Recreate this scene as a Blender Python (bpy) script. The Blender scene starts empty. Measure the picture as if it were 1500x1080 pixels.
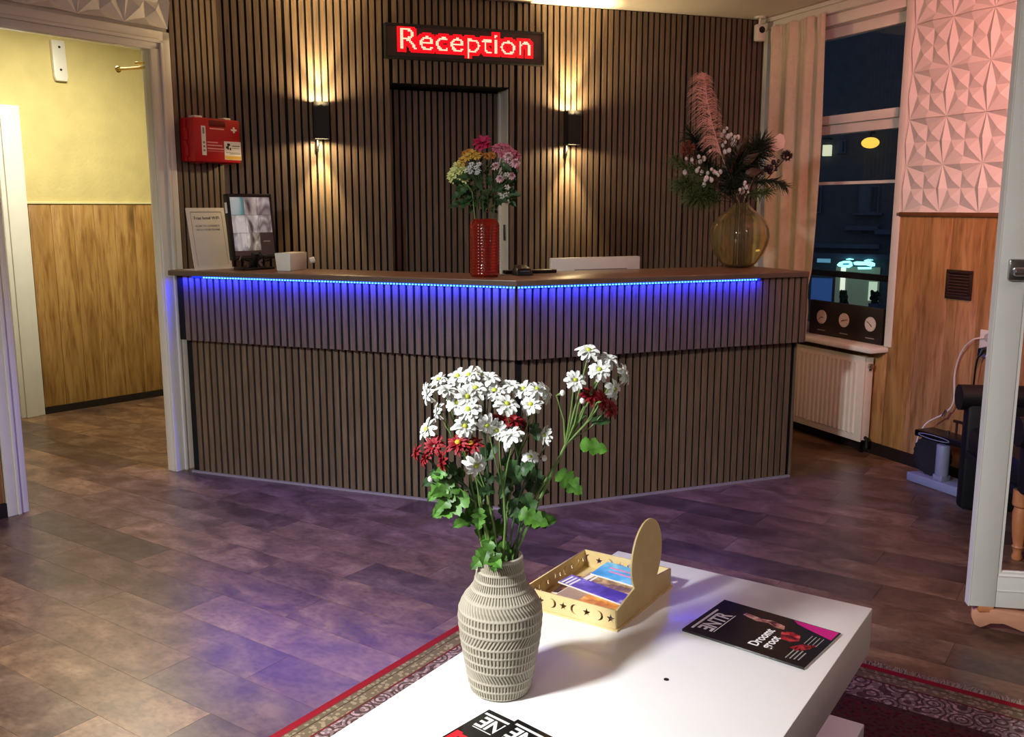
import bpy, bmesh, math, random
from mathutils import Vector, Matrix, Euler
random.seed(7)
R = math.radians
S = bpy.context.scene
COL = S.collection

# ------------------------------------------------------------------ camera, world, lights, exposure
H = 1.45
F, PITCH = 1370.0, R(9.8)
cam_d = bpy.data.cameras.new('camera'); cam = bpy.data.objects.new('camera', cam_d); COL.objects.link(cam)
cam.location = (0, 0, H); cam.rotation_euler = (R(90) - PITCH, 0, 0)
cam_d.sensor_width = 36; cam_d.sensor_fit = 'HORIZONTAL'; cam_d.lens = F / 1500 * 36
cam_d.clip_start = .05; cam_d.clip_end = 200
S.camera = cam
W = bpy.data.worlds.new('night_sky'); S.world = W; W.use_nodes = True
W.node_tree.nodes['Background'].inputs[0].default_value = (.042, .058, .088, 1)
W.node_tree.nodes['Background'].inputs[1].default_value = 1.7
S.view_settings.view_transform = 'Standard'; S.view_settings.look = 'None'
S.view_settings.gamma = 1; S.view_settings.use_curve_mapping = False
S.view_settings.exposure = 0.4

def light(name, kind, loc, target, power, col, size=.3, size_y=None, spot=None, blend=.2):
    d = bpy.data.lights.new(name, kind); o = bpy.data.objects.new(name, d); COL.objects.link(o)
    o.location = loc; d.energy = power; d.color = col
    if kind == 'AREA':
        d.size = size
        if size_y: d.shape = 'RECTANGLE'; d.size_y = size_y
    else:
        d.shadow_soft_size = size
    if spot: d.spot_size = R(spot); d.spot_blend = blend
    if target is not None:
        v = Vector(target) - Vector(loc)
        o.rotation_euler = v.to_track_quat('-Z', 'Y').to_euler()
    return o
light('lounge_ceiling_lamp', 'AREA', (-1.95, .55, 2.6), (-.6, 2.0, 0), 82, (.985, .985, 1), .36).data.spread = R(112)
light('lounge_rear_lamp', 'AREA', (-.7, -.9, 2.62), (-.3, .8, 0), 15, (1, .98, .96), .6)
light('lounge_right_lamp', 'AREA', (3.0, 1.7, 2.62), (2.6, 3.4, 0), 10, (1, .82, .74), .4)
light('pink_ceiling_lamp', 'SPOT', (1.75, 3.0, 2.4), (2.75, 4.25, 2.15), 145, (1, .31, .25), .1, spot=112, blend=1)
light('hall_ceiling_lamp', 'AREA', (-2.5, 5.75, 2.6), (-2.7, 5.9, 0), 42, (1, .93, .72), .35)

# ------------------------------------------------------------------ helpers
def lin(h):
    h = h.lstrip('#'); o = []
    for i in (0, 2, 4):
        c = int(h[i:i + 2], 16) / 255
        o.append(c / 12.92 if c <= .04045 else ((c + .055) / 1.055) ** 2.4)
    return (*o, 1)

def mat(name, col, rough=.5, metal=0, noise=0, nscale=20, rnd=0, bump=0, bscale=60, trans=0, coat=0, emit=None, es=0, ior=1.45, alpha=1, sss=0, stretch=None, col2=None):
    m = bpy.data.materials.new(name); m.use_nodes = True
    nt = m.node_tree; b = nt.nodes['Principled BSDF']; N = nt.nodes.new; L = nt.links.new
    c = lin(col) if isinstance(col, str) else (*col, 1)
    b.inputs['Base Color'].default_value = c
    b.inputs['Roughness'].default_value = rough; b.inputs['Metallic'].default_value = metal
    b.inputs['Transmission Weight'].default_value = trans; b.inputs['Coat Weight'].default_value = coat
    b.inputs['IOR'].default_value = ior
    if coat: b.inputs['Coat Roughness'].default_value = .08
    if alpha < 1: b.inputs['Alpha'].default_value = alpha
    if emit:
        b.inputs['Emission Color'].default_value = lin(emit) if isinstance(emit, str) else (*emit, 1)
        b.inputs['Emission Strength'].default_value = es
    if noise or bump or rnd:
        tc = N('ShaderNodeTexCoord'); mp = N('ShaderNodeMapping'); L(tc.outputs['Object'], mp.inputs[0])
        if stretch: mp.inputs['Scale'].default_value = stretch
        oi = N('ShaderNodeObjectInfo')
        if rnd:
            ml = N('ShaderNodeVectorMath'); ml.operation = 'SCALE'; ml.inputs[0].default_value = (37, 53, 71); L(oi.outputs['Random'], ml.inputs['Scale'])
            L(ml.outputs[0], mp.inputs['Location'])
        n = N('ShaderNodeTexNoise'); n.inputs['Scale'].default_value = nscale; n.inputs['Detail'].default_value = 6
        L(mp.outputs[0], n.inputs['Vector'])
        c2 = lin(col2) if col2 else None
        mx = N('ShaderNodeMix'); mx.data_type = 'RGBA'
        mx.inputs[6].default_value = tuple(max(0, v * (1 - noise)) for v in c[:3]) + (1,)
        mx.inputs[7].default_value = c2 if c2 else tuple(min(1, v * (1 + noise)) for v in c[:3]) + (1,)
        if noise or c2:
            rp = N('ShaderNodeMapRange'); rp.inputs[1].default_value = .3; rp.inputs[2].default_value = .7
            L(n.outputs['Fac'], rp.inputs[0]); L(rp.outputs[0], mx.inputs[0])
        else: mx.inputs[0].default_value = .5
        out = mx.outputs[2]
        if rnd:
            hs = N('ShaderNodeHueSaturation'); mr = N('ShaderNodeMapRange')
            mr.inputs[3].default_value = 1 - rnd; mr.inputs[4].default_value = 1 + rnd
            L(oi.outputs['Random'], mr.inputs[0]); L(mr.outputs[0], hs.inputs['Value']); L(out, hs.inputs['Color']); out = hs.outputs[0]
        L(out, b.inputs['Base Color'])
        if bump:
            n2 = N('ShaderNodeTexNoise'); n2.inputs['Scale'].default_value = bscale; n2.inputs['Detail'].default_value = 4; L(mp.outputs[0], n2.inputs['Vector'])
            bp = N('ShaderNodeBump'); bp.inputs['Strength'].default_value = bump; bp.inputs['Distance'].default_value = .01
            L(n2.outputs['Fac'], bp.inputs['Height']); L(bp.outputs[0], b.inputs['Normal'])
    return m

def ramp_mat(name, stops, scale=(1, 1, 1), nscale=6, detail=6, distort=0, rough=.5, rnd=0, rnd_stops=None, fine=None, bump=0, knots=0, knot_col='#3a2110', rough_var=0, spec=.5):
    """noise driven colour ramp; rnd shifts the pattern for every object; rnd_stops is a second ramp over the object's random value, multiplied in"""
    m = bpy.data.materials.new(name); m.use_nodes = True
    nt = m.node_tree; b = nt.nodes['Principled BSDF']; N = nt.nodes.new; L = nt.links.new
    b.inputs['Roughness'].default_value = rough; b.inputs['Specular IOR Level'].default_value = spec
    tc = N('ShaderNodeTexCoord'); oi = N('ShaderNodeObjectInfo'); mp = N('ShaderNodeMapping'); mp.inputs['Scale'].default_value = scale
    ad = N('ShaderNodeVectorMath'); ad.operation = 'ADD'
    sc = N('ShaderNodeVectorMath'); sc.operation = 'SCALE'; sc.inputs[0].default_value = (37.1, 53.3, 71.7) if rnd else (0, 0, 0)
    L(oi.outputs['Random'], sc.inputs['Scale']); L(tc.outputs['Object'], ad.inputs[0]); L(sc.outputs[0], ad.inputs[1]); L(ad.outputs[0], mp.inputs[0])
    n = N('ShaderNodeTexNoise'); n.inputs['Scale'].default_value = nscale; n.inputs['Detail'].default_value = detail; n.inputs['Distortion'].default_value = distort
    n.inputs['Roughness'].default_value = .62
    L(mp.outputs[0], n.inputs['Vector'])
    cr = N('ShaderNodeValToRGB'); e = cr.color_ramp.elements
    while len(e) < len(stops): e.new(.5)
    for k, (p, c) in enumerate(stops): e[k].position = p; e[k].color = lin(c)
    L(n.outputs['Fac'], cr.inputs[0]); out = cr.outputs[0]
    def mulc(a, bb, mode='MULTIPLY', f=1.0):
        mx = N('ShaderNodeMix'); mx.data_type = 'RGBA'; mx.blend_type = mode; mx.inputs[0].default_value = f
        L(a, mx.inputs[6]); L(bb, mx.inputs[7]); return mx
    if rnd_stops:
        c2 = N('ShaderNodeValToRGB'); e2 = c2.color_ramp.elements
        while len(e2) < len(rnd_stops): e2.new(.5)
        for k, (p, c) in enumerate(rnd_stops): e2[k].position = p; e2[k].color = lin(c) if isinstance(c, str) else (*c, 1)
        wn = N('ShaderNodeTexWhiteNoise'); wn.noise_dimensions = '1D'; L(oi.outputs['Random'], wn.inputs['W'])
        L(wn.outputs['Value'], c2.inputs[0]); out = mulc(out, c2.outputs[0]).outputs[2]
    if fine:
        nf = N('ShaderNodeTexNoise'); nf.inputs['Scale'].default_value = fine[0]; nf.inputs['Detail'].default_value = 3; L(mp.outputs[0], nf.inputs['Vector'])
        cf = N('ShaderNodeValToRGB'); cf.color_ramp.elements[0].position = fine[1]; cf.color_ramp.elements[1].position = fine[2]
        cf.color_ramp.elements[0].color = (1, 1, 1, 1); cf.color_ramp.elements[1].color = (*fine[3], 1)
        L(nf.outputs['Fac'], cf.inputs[0]); out = mulc(out, cf.outputs[0]).outputs[2]
    if knots:
        vo = N('ShaderNodeTexVoronoi'); vo.inputs['Scale'].default_value = knots
        mpk = N('ShaderNodeMapping'); mpk.inputs['Scale'].default_value = (1, 1, .45); L(ad.outputs[0], mpk.inputs[0]); L(mpk.outputs[0], vo.inputs['Vector'])
        ck = N('ShaderNodeValToRGB'); ck.color_ramp.elements[0].position = .03; ck.color_ramp.elements[1].position = .2
        ck.color_ramp.elements[0].color = lin(knot_col); ck.color_ramp.elements[1].color = (1, 1, 1, 1)
        L(vo.outputs['Distance'], ck.inputs[0]); out = mulc(out, ck.outputs[0]).outputs[2]
    L(out, b.inputs['Base Color'])
    if rough_var:
        mr = N('ShaderNodeMapRange'); mr.inputs[3].default_value = rough - rough_var; mr.inputs[4].default_value = rough + rough_var
        L(n.outputs['Fac'], mr.inputs[0]); L(mr.outputs[0], b.inputs['Roughness'])
    if bump:
        bp = N('ShaderNodeBump'); bp.inputs['Strength'].default_value = bump; bp.inputs['Distance'].default_value = .004
        L(n.outputs['Fac'], bp.inputs['Height']); L(bp.outputs[0], b.inputs['Normal'])
    return m

class MB:
    def __init__(s): s.v = []; s.f = []
    def add(s, vs, fs):
        o = len(s.v); s.v += [tuple(v) for v in vs]; s.f += [[i + o for i in f] for f in fs]; return s
    def box(s, x0, x1, y0, y1, z0, z1):
        return s.add([(x0, y0, z0), (x1, y0, z0), (x1, y1, z0), (x0, y1, z0), (x0, y0, z1), (x1, y0, z1), (x1, y1, z1), (x0, y1, z1)],
                     [(3, 2, 1, 0), (4, 5, 6, 7), (0, 1, 5, 4), (1, 2, 6, 5), (2, 3, 7, 6), (3, 0, 4, 7)])
    def tube(s, pts, rad, n=8, caps=True):
        pts = [Vector(p) for p in pts]; rad = rad if isinstance(rad, (list, tuple)) else [rad] * len(pts)
        o = len(s.v); pu = None
        for i, p in enumerate(pts):
            t = (pts[min(i + 1, len(pts) - 1)] - pts[max(i - 1, 0)]).normalized()
            if pu is None: pu = t.orthogonal().normalized()
            u = (pu - t * pu.dot(t)); u = u.normalized() if u.length > 1e-6 else t.orthogonal().normalized(); pu = u
            w = t.cross(u)
            for k in range(n):
                a = 2 * math.pi * k / n; q = p + (u * math.cos(a) + w * math.sin(a)) * rad[i]; s.v.append(tuple(q))
        for i in range(len(pts) - 1):
            for k in range(n): s.f.append([o + i * n + k, o + i * n + (k + 1) % n, o + (i + 1) * n + (k + 1) % n, o + (i + 1) * n + k])
        if caps:
            s.f.append([o + k for k in range(n)][::-1]); s.f.append([o + (len(pts) - 1) * n + k for k in range(n)])
        return s
    def lathe(s, prof, n=32, c=(0, 0, 0), cap0=True, cap1=False, fn=None):
        o = len(s.v)
        for i, (r, z) in enumerate(prof):
            for k in range(n):
                a = 2 * math.pi * k / n; rr = r + (fn(a, z, i) if fn else 0)
                s.v.append((c[0] + rr * math.cos(a), c[1] + rr * math.sin(a), c[2] + z))
        for i in range(len(prof) - 1):
            for k in range(n): s.f.append([o + i * n + k, o + i * n + (k + 1) % n, o + (i + 1) * n + (k + 1) % n, o + (i + 1) * n + k])
        if cap0: s.f.append([o + k for k in range(n)][::-1])
        if cap1: s.f.append([o + (len(prof) - 1) * n + k for k in range(n)])
        return s
    def ball(s, c, r, n=8, m=6, sc=(1, 1, 1)):
        prof = []
        o = len(s.v)
        for i in range(1, m):
            t = math.pi * i / m
            for k in range(n):
                a = 2 * math.pi * k / n; s.v.append((c[0] + r * sc[0] * math.sin(t) * math.cos(a), c[1] + r * sc[1] * math.sin(t) * math.sin(a), c[2] - r * sc[2] * math.cos(t)))
        for i in range(m - 2):
            for k in range(n): s.f.append([o + i * n + k, o + i * n + (k + 1) % n, o + (i + 1) * n + (k + 1) % n, o + (i + 1) * n + k])
        b = len(s.v); s.v.append((c[0], c[1], c[2] - r * sc[2])); s.v.append((c[0], c[1], c[2] + r * sc[2]))
        for k in range(n):
            s.f.append([b, o + (k + 1) % n, o + k]); s.f.append([b + 1, o + (m - 2) * n + k, o + (m - 2) * n + (k + 1) % n])
        return s
    def prism(s, poly, z0, z1):
        n = len(poly); o = len(s.v)
        s.v += [(p[0], p[1], z0) for p in poly] + [(p[0], p[1], z1) for p in poly]
        s.f.append([o + i for i in range(n)][::-1]); s.f.append([o + n + i for i in range(n)])
        for i in range(n): s.f.append([o + i, o + (i + 1) % n, o + n + (i + 1) % n, o + n + i])
        return s
    def xf(s, M):
        s.v = [tuple(M @ Vector(v)) for v in s.v]; return s
    def mesh(s, name, smooth=False, bevel=0, seg=2):
        me = bpy.data.meshes.new(name); me.from_pydata(s.v, [], s.f); me.update()
        if bevel:
            bm = bmesh.new(); bm.from_mesh(me)
            es = [e for e in bm.edges if len(e.link_faces) == 2 and e.calc_face_angle(0) > .5]
            bmesh.ops.bevel(bm, geom=es, offset=bevel, segments=seg, affect='EDGES', profile=.5)
            bm.to_mesh(me); bm.free()
        if smooth or bevel:
            me.polygons.foreach_set('use_smooth', [True] * len(me.polygons))
            try: me.set_sharp_from_angle(angle=R(38))
            except Exception: pass
        return me

def link(name, me, m=None, parent=None, loc=(0, 0, 0), rot=(0, 0, 0), scale=(1, 1, 1)):
    o = bpy.data.objects.new(name, me); COL.objects.link(o)
    if m and me is not None and not me.materials: me.materials.append(m)
    o.location = loc; o.rotation_euler = rot; o.scale = scale
    if parent: o.parent = parent
    return o
def part(name, mb, m, parent, loc=(0, 0, 0), rot=(0, 0, 0), smooth=False, bevel=0, label=None, stuff=False):
    me = mb.mesh(name, smooth, bevel) if isinstance(mb, MB) else mb
    o = link(name, me, m, parent, loc, rot)
    if label: o['label'] = label
    if stuff: o['kind'] = 'stuff'
    return o
def thing(name, label, cat, loc=(0, 0, 0), rz=0, group=None):
    o = bpy.data.objects.new(name, None); COL.objects.link(o); o.empty_display_size = .1
    o.location = loc; o.rotation_euler = (0, 0, rz); return tag(o, label, cat, group)
def tag(o, label, cat, group=None):
    o['label'] = label; o['category'] = cat
    if group: o['group'] = group
    return o
def struct(name, mb, m, loc=(0, 0, 0), rz=0, label=None, parent=None, cat=None, bevel=0):
    me = mb.mesh(name, False, bevel); o = link(name, me, m, parent, loc, (0, 0, rz))
    if not parent:
        o['kind'] = 'structure'
        if label: o['label'] = label
        if cat: o['category'] = cat
    return o
def text_mesh(txt, size, ext=.0004, align='LEFT', bold=0, xs=1):
    c = bpy.data.curves.new('text', 'FONT'); c.body = txt; c.size = size; c.extrude = ext; c.align_x = align; c.offset = bold; c.resolution_u = 3
    o = bpy.data.objects.new('text_tmp', c); COL.objects.link(o); bpy.context.view_layer.update()
    me = bpy.data.meshes.new_from_object(o.evaluated_get(bpy.context.evaluated_depsgraph_get()))
    bpy.data.objects.remove(o); 
    if xs != 1:
        for v in me.vertices: v.co.x *= xs
    return me
def curve_plate(splines, ext):
    """flat plate in xy with holes, thickness 2*ext"""
    c = bpy.data.curves.new('plate', 'CURVE'); c.dimensions = '2D'; c.fill_mode = 'BOTH'; c.extrude = ext
    for pts in splines:
        sp = c.splines.new('POLY'); sp.points.add(len(pts) - 1); sp.use_cyclic_u = True
        for p, q in zip(sp.points, pts): p.co = (q[0], q[1], 0, 1)
    o = bpy.data.objects.new('plate_tmp', c); COL.objects.link(o); bpy.context.view_layer.update()
    me = bpy.data.meshes.new_from_object(o.evaluated_get(bpy.context.evaluated_depsgraph_get()))
    bpy.data.objects.remove(o); return me

def ray(x, y):
    X = (x - 750) / F; Y = (540 - y) / F
    return Vector((X, math.cos(PITCH) + Y * math.sin(PITCH), -math.sin(PITCH) + Y * math.cos(PITCH)))
def at(x, y, Y):
    d = ray(x, y); return Vector((0, 0, H)) + d * (Y / d.y)

# frames of the room: (unit x, rotation)
RZ_BACK, RZ_RIGHT, RZ_LEFT, RZ_MAIN = R(198.8), R(-67.3), R(235.36), R(-34.5)
Q = Vector((1.70, 6.52, 0))            # corner between the slatted wall and the window wall
J = Vector((-1.809, 5.124, 0))         # end of the slatted wall at the doorway
CEIL = 2.67
def fr(o, rz, x, y, z): return Vector(o) + Matrix.Rotation(rz, 3, 'Z') @ Vector((x, y, z))
def mloc(a, b, z): return fr((0, 0, 0), RZ_MAIN, a, b, z)

# ------------------------------------------------------------------ materials
M_white = mat('white_paint', '#d9d6cc', .35, noise=.04, nscale=8)
M_whitewood = mat('white_gloss_paint', '#dcdad2', .25, noise=.05, nscale=5)
M_cream = mat('ceiling_paint', '#d8d0c4', .8, noise=.04, nscale=3)
M_plaster_y = mat('yellow_plaster', '#cabb80', .85, noise=.08, nscale=5, bump=.35, bscale=40)
M_panelwhite = mat('gypsum_white', '#dcd8d2', .55)
M_black = mat('black_plastic', '#0b0b0c', .35, noise=.1)
M_felt = mat('black_felt', '#040404', .9, noise=.1)
M_blackmatte = mat('black_powder_coat', '#121110', .55, noise=.1)
M_slat = ramp_mat('smoked_oak_slat', [(.3, '#5c4d41'), (.5, '#6c5c4d'), (.7, '#7b6a59')], (14, 14, .9), 6, 5, .4, .5, True, [(0, (.80, .74, .72)), (.5, (.92, .9, .88)), (1, (1, .93, .86))])
M_top = ramp_mat('brown_laminate_top', [(.3, '#6a4a3a'), (.6, '#7f5a47'), (.8, '#8c6752')], (2, 9, 9), 3, 5, .3, .35)
M_topedge = mat('brown_edge_band', '#5b4c41', .4, noise=.1)
M_floor = ramp_mat('slate_look_vinyl', [(.25, '#503f36'), (.42, '#6d5748'), (.54, '#836b58'), (.66, '#9a826b'), (.8, '#bda78b')], (1, 1.5, 1), 5.0, 12, .5, .32, True,
                   [(0, (.36, .33, .34)), (.2, (.56, .48, .45)), (.4, (.80, .66, .56)), (.6, (.86, .74, .58)), (.78, (.56, .51, .49)), (1, (1, .86, .72))], (38, .44, .72, (.66, .62, .6)), .2, rough_var=.06)
M_joint = mat('dark_floor_joint', '#4a3d36', .7, noise=.1)
M_woodR = ramp_mat('knotty_oak_panelling', [(.25, '#8a6438'), (.45, '#a57b4a'), (.6, '#b98f5c'), (.8, '#cba573')], (7, 7, .8), 1.7, 8, 1.2, .5, True, [(0, (.86, .8, .74)), (1, (1, 1, 1))], (7, .5, .72, (.62, .52, .42)), knots=2.2)
M_woodH = ramp_mat('golden_oak_panelling', [(.25, '#86622f'), (.45, '#a17a42'), (.6, '#b58f54'), (.8, '#c5a269')], (7, 7, .8), 1.7, 8, 1.2, .5, True, [(0, (.88, .84, .78)), (1, (1, 1, 1))], (7, .5, .72, (.62, .52, .42)), knots=3.2)
M_woodtrim = mat('brown_wood_trim', '#6d4526', .5, noise=.2, nscale=12)
M_darkbase = mat('dark_skirting', '#1c1513', .5, noise=.15)
M_red = mat('red_plastic', '#b3121a', .35, noise=.05)
M_reddark = mat('dark_red_plastic', '#6a0a0e', .4, noise=.05)
M_chrome = mat('brushed_chrome', '#b8b8b8', .22, 1, noise=.04)
M_brass = mat('polished_brass', '#c8a85a', .25, 1, noise=.04)
M_print = mat('black_print', '#151515', .6, noise=.02)
M_printgrey = mat('grey_print', '#8a8580', .6, noise=.02)
M_printwhite = mat('white_print', '#e6e4e0', .5, noise=.02)
M_paper = mat('white_card', '#d5ccc2', .6, noise=.03)
M_gloss = mat('white_lacquer', '#e8e8e6', .28, noise=.02, nscale=3, coat=.15)
M_lampglow = mat('lamp_diffuser', '#ffffff', .3, emit='#ffe9b0', es=5, noise=.01)
M_radiator = mat('radiator_enamel', '#d8d0c4', .3, noise=.03)
M_cordw = mat('white_cable', '#cfcac2', .4, noise=.03)
M_glassdoor = mat('clear_glass', '#ffffff', .0, trans=1, ior=1.02)
M_pane = mat('window_glass', '#ffffff', .0, trans=1, ior=1.25)

# ------------------------------------------------------------------ floor
def clip(poly, P, n):
    out = []
    for i in range(len(poly)):
        a, b = poly[i], poly[(i + 1) % len(poly)]
        da = (a[0] - P[0]) * n[0] + (a[1] - P[1]) * n[1]; db = (b[0] - P[0]) * n[0] + (b[1] - P[1]) * n[1]
        if da >= 0: out.append(a)
        if da * db < 0:
            t = da / (da - db); out.append((a[0] + t * (b[0] - a[0]), a[1] + t * (b[1] - a[1])))
    return out
room_poly = [(-5.3, -.2), (-5.3, -1.6), (4.2, -1.6), (4.2, .50), (Q.x, Q.y), (J.x, J.y)]
fl = MB().prism([(-6.5, -1.9), (4.9, -1.9), (4.9, .3), (1.9, 6.85), (-1.9, 8.6), (-5.6, 6.2)], -.1, -.0016)
floor = struct('floor', fl, M_joint, label='slate-look vinyl plank floor of the lounge and hall')
PW, PL = .19, .92
planks = 0
full_me = MB().box(0, PL - .0012, 0, PW - .0012, -.004, 0).mesh('floor_plank', bevel=0); full_me.materials.append(M_floor)
for row in range(2, 44):
    b0 = 1.57 + PW * (row - 9)
    off = ((row * 7) % 5) * .2 + ((row * 3) % 4) * .06
    for k in range(-8, 8):
        a0 = k * PL + off - .5
        c = mloc(a0 + PL / 2, b0 + PW / 2, 0)
        if c.y < 1.25 or c.y > 8.4 or abs(c.x) > .58 * c.y + .75: continue
        # keep inside lounge + hall outline: right wall, back wall
        rp = [(a0, b0), (a0 + PL - .0012, b0), (a0 + PL - .0012, b0 + PW - .0012), (a0, b0 + PW - .0012)]
        w = [tuple(mloc(p[0], p[1], 0)[:2]) for p in rp]
        w0 = list(w)
        w = clip(w, (Q.x, Q.y), (-.9225, -.386))
        if len(w) >= 3 and c.x > -1.81: w = clip(w, (Q.x, Q.y + .02), (.3223, -.9466))
        if len(w) < 3: continue
        if all((p in w) for p in w0) and len(w) == 4:
            link('floor_plank', full_me, None, floor, mloc(a0, b0, 0), (0, 0, RZ_MAIN)); planks += 1
        else:
            inv = Matrix.Rotation(-RZ_MAIN, 3, 'Z'); o0 = mloc(a0, b0, 0)
            loc = [(inv @ (Vector((p[0], p[1], 0)) - o0))[:2] for p in w]
            link('floor_plank', MB().prism(loc, -.004, 0).mesh('floor_plank'), M_floor, floor, o0, (0, 0, RZ_MAIN)); planks += 1

# ------------------------------------------------------------------ ceiling and hidden walls
struct('ceiling', MB().prism([(-6.2, -1.9), (4.9, -1.9), (4.9, .3), (2.0, 6.9), (-1.9, 8.6), (-5.6, 6.2)], CEIL, CEIL + .1), M_cream, label='cream ceiling above the reception')
struct('wall_front', MB().box(-6, 4.6, -1.75, -1.6, 0, CEIL), M_white, label='plain wall behind the viewer')

# ------------------------------------------------------------------ slatted back wall (local x runs left from the window corner, y into the room)
WL = 3.514; RU0, RU1, RTOP = 1.813, 2.558, 2.166; RD = .20
wb = MB().box(-.25, RU0, -.2, 0, 0, CEIL).box(RU1, WL + .0, -.2, 0, 0, CEIL).box(RU0, RU1, -.2, 0, RTOP, CEIL)
wb.box(RU0, RU1, -.32, -.26, 0, RTOP).box(RU0 - .05, RU0, -.32, -.2, 0, RTOP).box(RU1, RU1 + .05, -.32, -.2, 0, RTOP).box(RU0, RU1, -.32, -.2, RTOP, RTOP + .05)
wall_back = struct('wall_back', wb, M_felt, Q, RZ_BACK, 'back wall clad in vertical brown wooden slats')
SW, SD, SP = .027, .012, .04
me_full = MB().box(0, SW, 0, SD, .0, CEIL - .004).mesh('slat'); me_full.materials.append(M_slat)
me_over = MB().box(0, SW, 0, SD, RTOP + .004, CEIL - .004).mesh('slat'); me_over.materials.append(M_slat)
def slat_run(x0, x1, me):
    k = 0; x = x0
    while x + SW <= x1 + .002:
        link('slat', me, None, wall_back, (x, 0, 0)); k += 1; x += SP + (.005 if k % 15 == 0 else 0)
slat_run(.006, RU0 - SW - .012, me_full)
link('slat', me_full, None, wall_back, (RU0 - SW, 0, 0))
slat_run(RU0 + .011, RU1 - .01, me_over)
slat_run(RU1 + .001, WL, me_full)
# recessed slatted door
door1 = struct('door_1', MB().box(RU0 + .004, RU1 - .004, -RD - .02, -RD, .01, RTOP - .01), M_felt, Q, RZ_BACK, 'recessed slatted door in the back wall below the red sign')
me_door = MB().box(0, SW, 0, SD, .02, RTOP - .012).mesh('slat'); me_door.materials.append(M_slat)
for i in range(18): link('slat', me_door, None, door1, (RU0 + .012 + i * SP, -RD, 0))
part('latch_plate', MB().box(RU0 + .0045, RU0 + .012, -.09, -.05, 1.24, 1.34), M_chrome, door1, bevel=.002)
struct('trim_1', MB().box(RU0 - .004, RU0 + .004, -RD + .012, -.02, .0, RTOP - .002).box(RU0 - .002, RU0 + .016, -RD + .013, -RD + .04, 0, RTOP - .003), M_whitewood, Q, RZ_BACK, 'white door jamb on the right side of the recessed door')
struct('trim_2', MB().box(RU1 - .004, RU1 + .0005, -RD, -.005, 0, RTOP - .002), M_black, Q, RZ_BACK, 'dark left jamb of the recessed door')

# ------------------------------------------------------------------ window wall (local x runs towards the viewer, y outwards)
wr = MB().box(-.02, 1.24, 0, .28, 0, .62).box(-.02, 1.24, 0, .28, 2.555, CEIL).box(1.24, 6.6, 0, .28, 0, CEIL).box(-.25, .05, 0.0, .28, 0, CEIL)
wall_right = struct('wall_right', wr, M_white, Q, RZ_RIGHT, 'right hand wall with window, white relief panels and wood wainscot')
WZ = 1.41
# relief panels, 2 x 2 cells of an eight-pointed star pattern
def relief_panel(nx=2, nz=2, c=.25, d=.026):
    mb = MB()
    for i in range(nx):
        for j in range(nz):
            x0, z0 = i * c, j * c
            hA, hE, hB, hC, hK, a = d * .3, d, d * .12, d * .15, d * .9, .155
            A = [(x0, -hA, z0), (x0 + c, -hA, z0), (x0 + c, -hA, z0 + c), (x0, -hA, z0 + c)]
            B = [(x0 + c / 2, -hB, z0 + a * c), (x0 + c * (1 - a), -hB, z0 + c / 2), (x0 + c / 2, -hB, z0 + c * (1 - a)), (x0 + a * c, -hB, z0 + c / 2)]
            E_ = [(x0 + c / 2, -hE, z0), (x0 + c, -hE, z0 + c / 2), (x0 + c / 2, -hE, z0 + c), (x0, -hE, z0 + c / 2)]
            K = [(x0 + c * p, -hK, z0 + c * q) for p, q in ((.32, .32), (.68, .32), (.68, .68), (.32, .68))]
            vs = A + B + [(x0 + c / 2, -hC, z0 + c / 2)] + K + E_
            fs = []
            for q in range(4):
                p = (q + 3) % 4
                fs.append([q, 13 + q, 4 + q]); fs.append([13 + q, (q + 1) % 4, 4 + q])     # ridge on the cell edge, two facets
                fs.append([q, 4 + q, 9 + q]); fs.append([q, 9 + q, 4 + p])
                fs.append([4 + q, 8, 9 + q]); fs.append([9 + q, 8, 4 + p])
            mb.add(vs, fs)
    w, h = nx * c, nz * c
    mb.add([(0, -.004, 0), (w, -.004, 0), (w, -.004, h), (0, -.004, h), (0, 0, 0), (w, 0, 0), (w, 0, h), (0, 0, h)], [(0, 4, 5, 1), (1, 5, 6, 2), (2, 6, 7, 3), (3, 7, 4, 0), (4, 7, 6, 5)])
    return mb
me_p = relief_panel().mesh('relief_panel'); me_p.materials.append(M_panelwhite)
me_pd = relief_panel(2, 1, .25, .042).mesh('relief_panel'); me_pd.materials.append(M_panelwhite)
me_ph = relief_panel(2, 1).mesh('relief_panel'); me_ph.materials.append(M_panelwhite)
for i in range(6):
    for j in range(3):
        link('relief_panel', me_p if j < 2 else me_ph, None, wall_right, (1.3 + i * .502, -.0005, WZ + .012 + j * .502))
me_pw = MB().box(.001, .194, -.012, 0, .07, WZ - .012).mesh('wood_plank', bevel=.0015); me_pw.materials.append(M_woodR)
for i in range(14): link('wood_plank', me_pw, None, wall_right, (1.262 + i * .195, 0, 0))
me_pu = MB().box(.001, .194, -.012, 0, .07, .615).mesh('wood_plank', bevel=.0015); me_pu.materials.append(M_woodR)
for i in range(6): link('wood_plank', me_pu, None, wall_right, (.06 + i * .2, 0, 0))
struct('trim_3', MB().box(1.262, 4.2, -.022, -.001, WZ - .012, WZ + .012), M_woodtrim, Q, RZ_RIGHT, 'brown wooden rail on top of the right wainscot', bevel=.003)
struct('baseboard_right', MB().box(.0, 5.5, -.02, -.001, 0, .068), M_darkbase, Q, RZ_RIGHT, 'dark skirting under the right wainscot')
struct('trim_4', MB().box(.004, .05, -.03, -.001, 0, CEIL - .05), M_whitewood, Q, RZ_RIGHT, 'white corner post between slatted wall and curtain')
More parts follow.
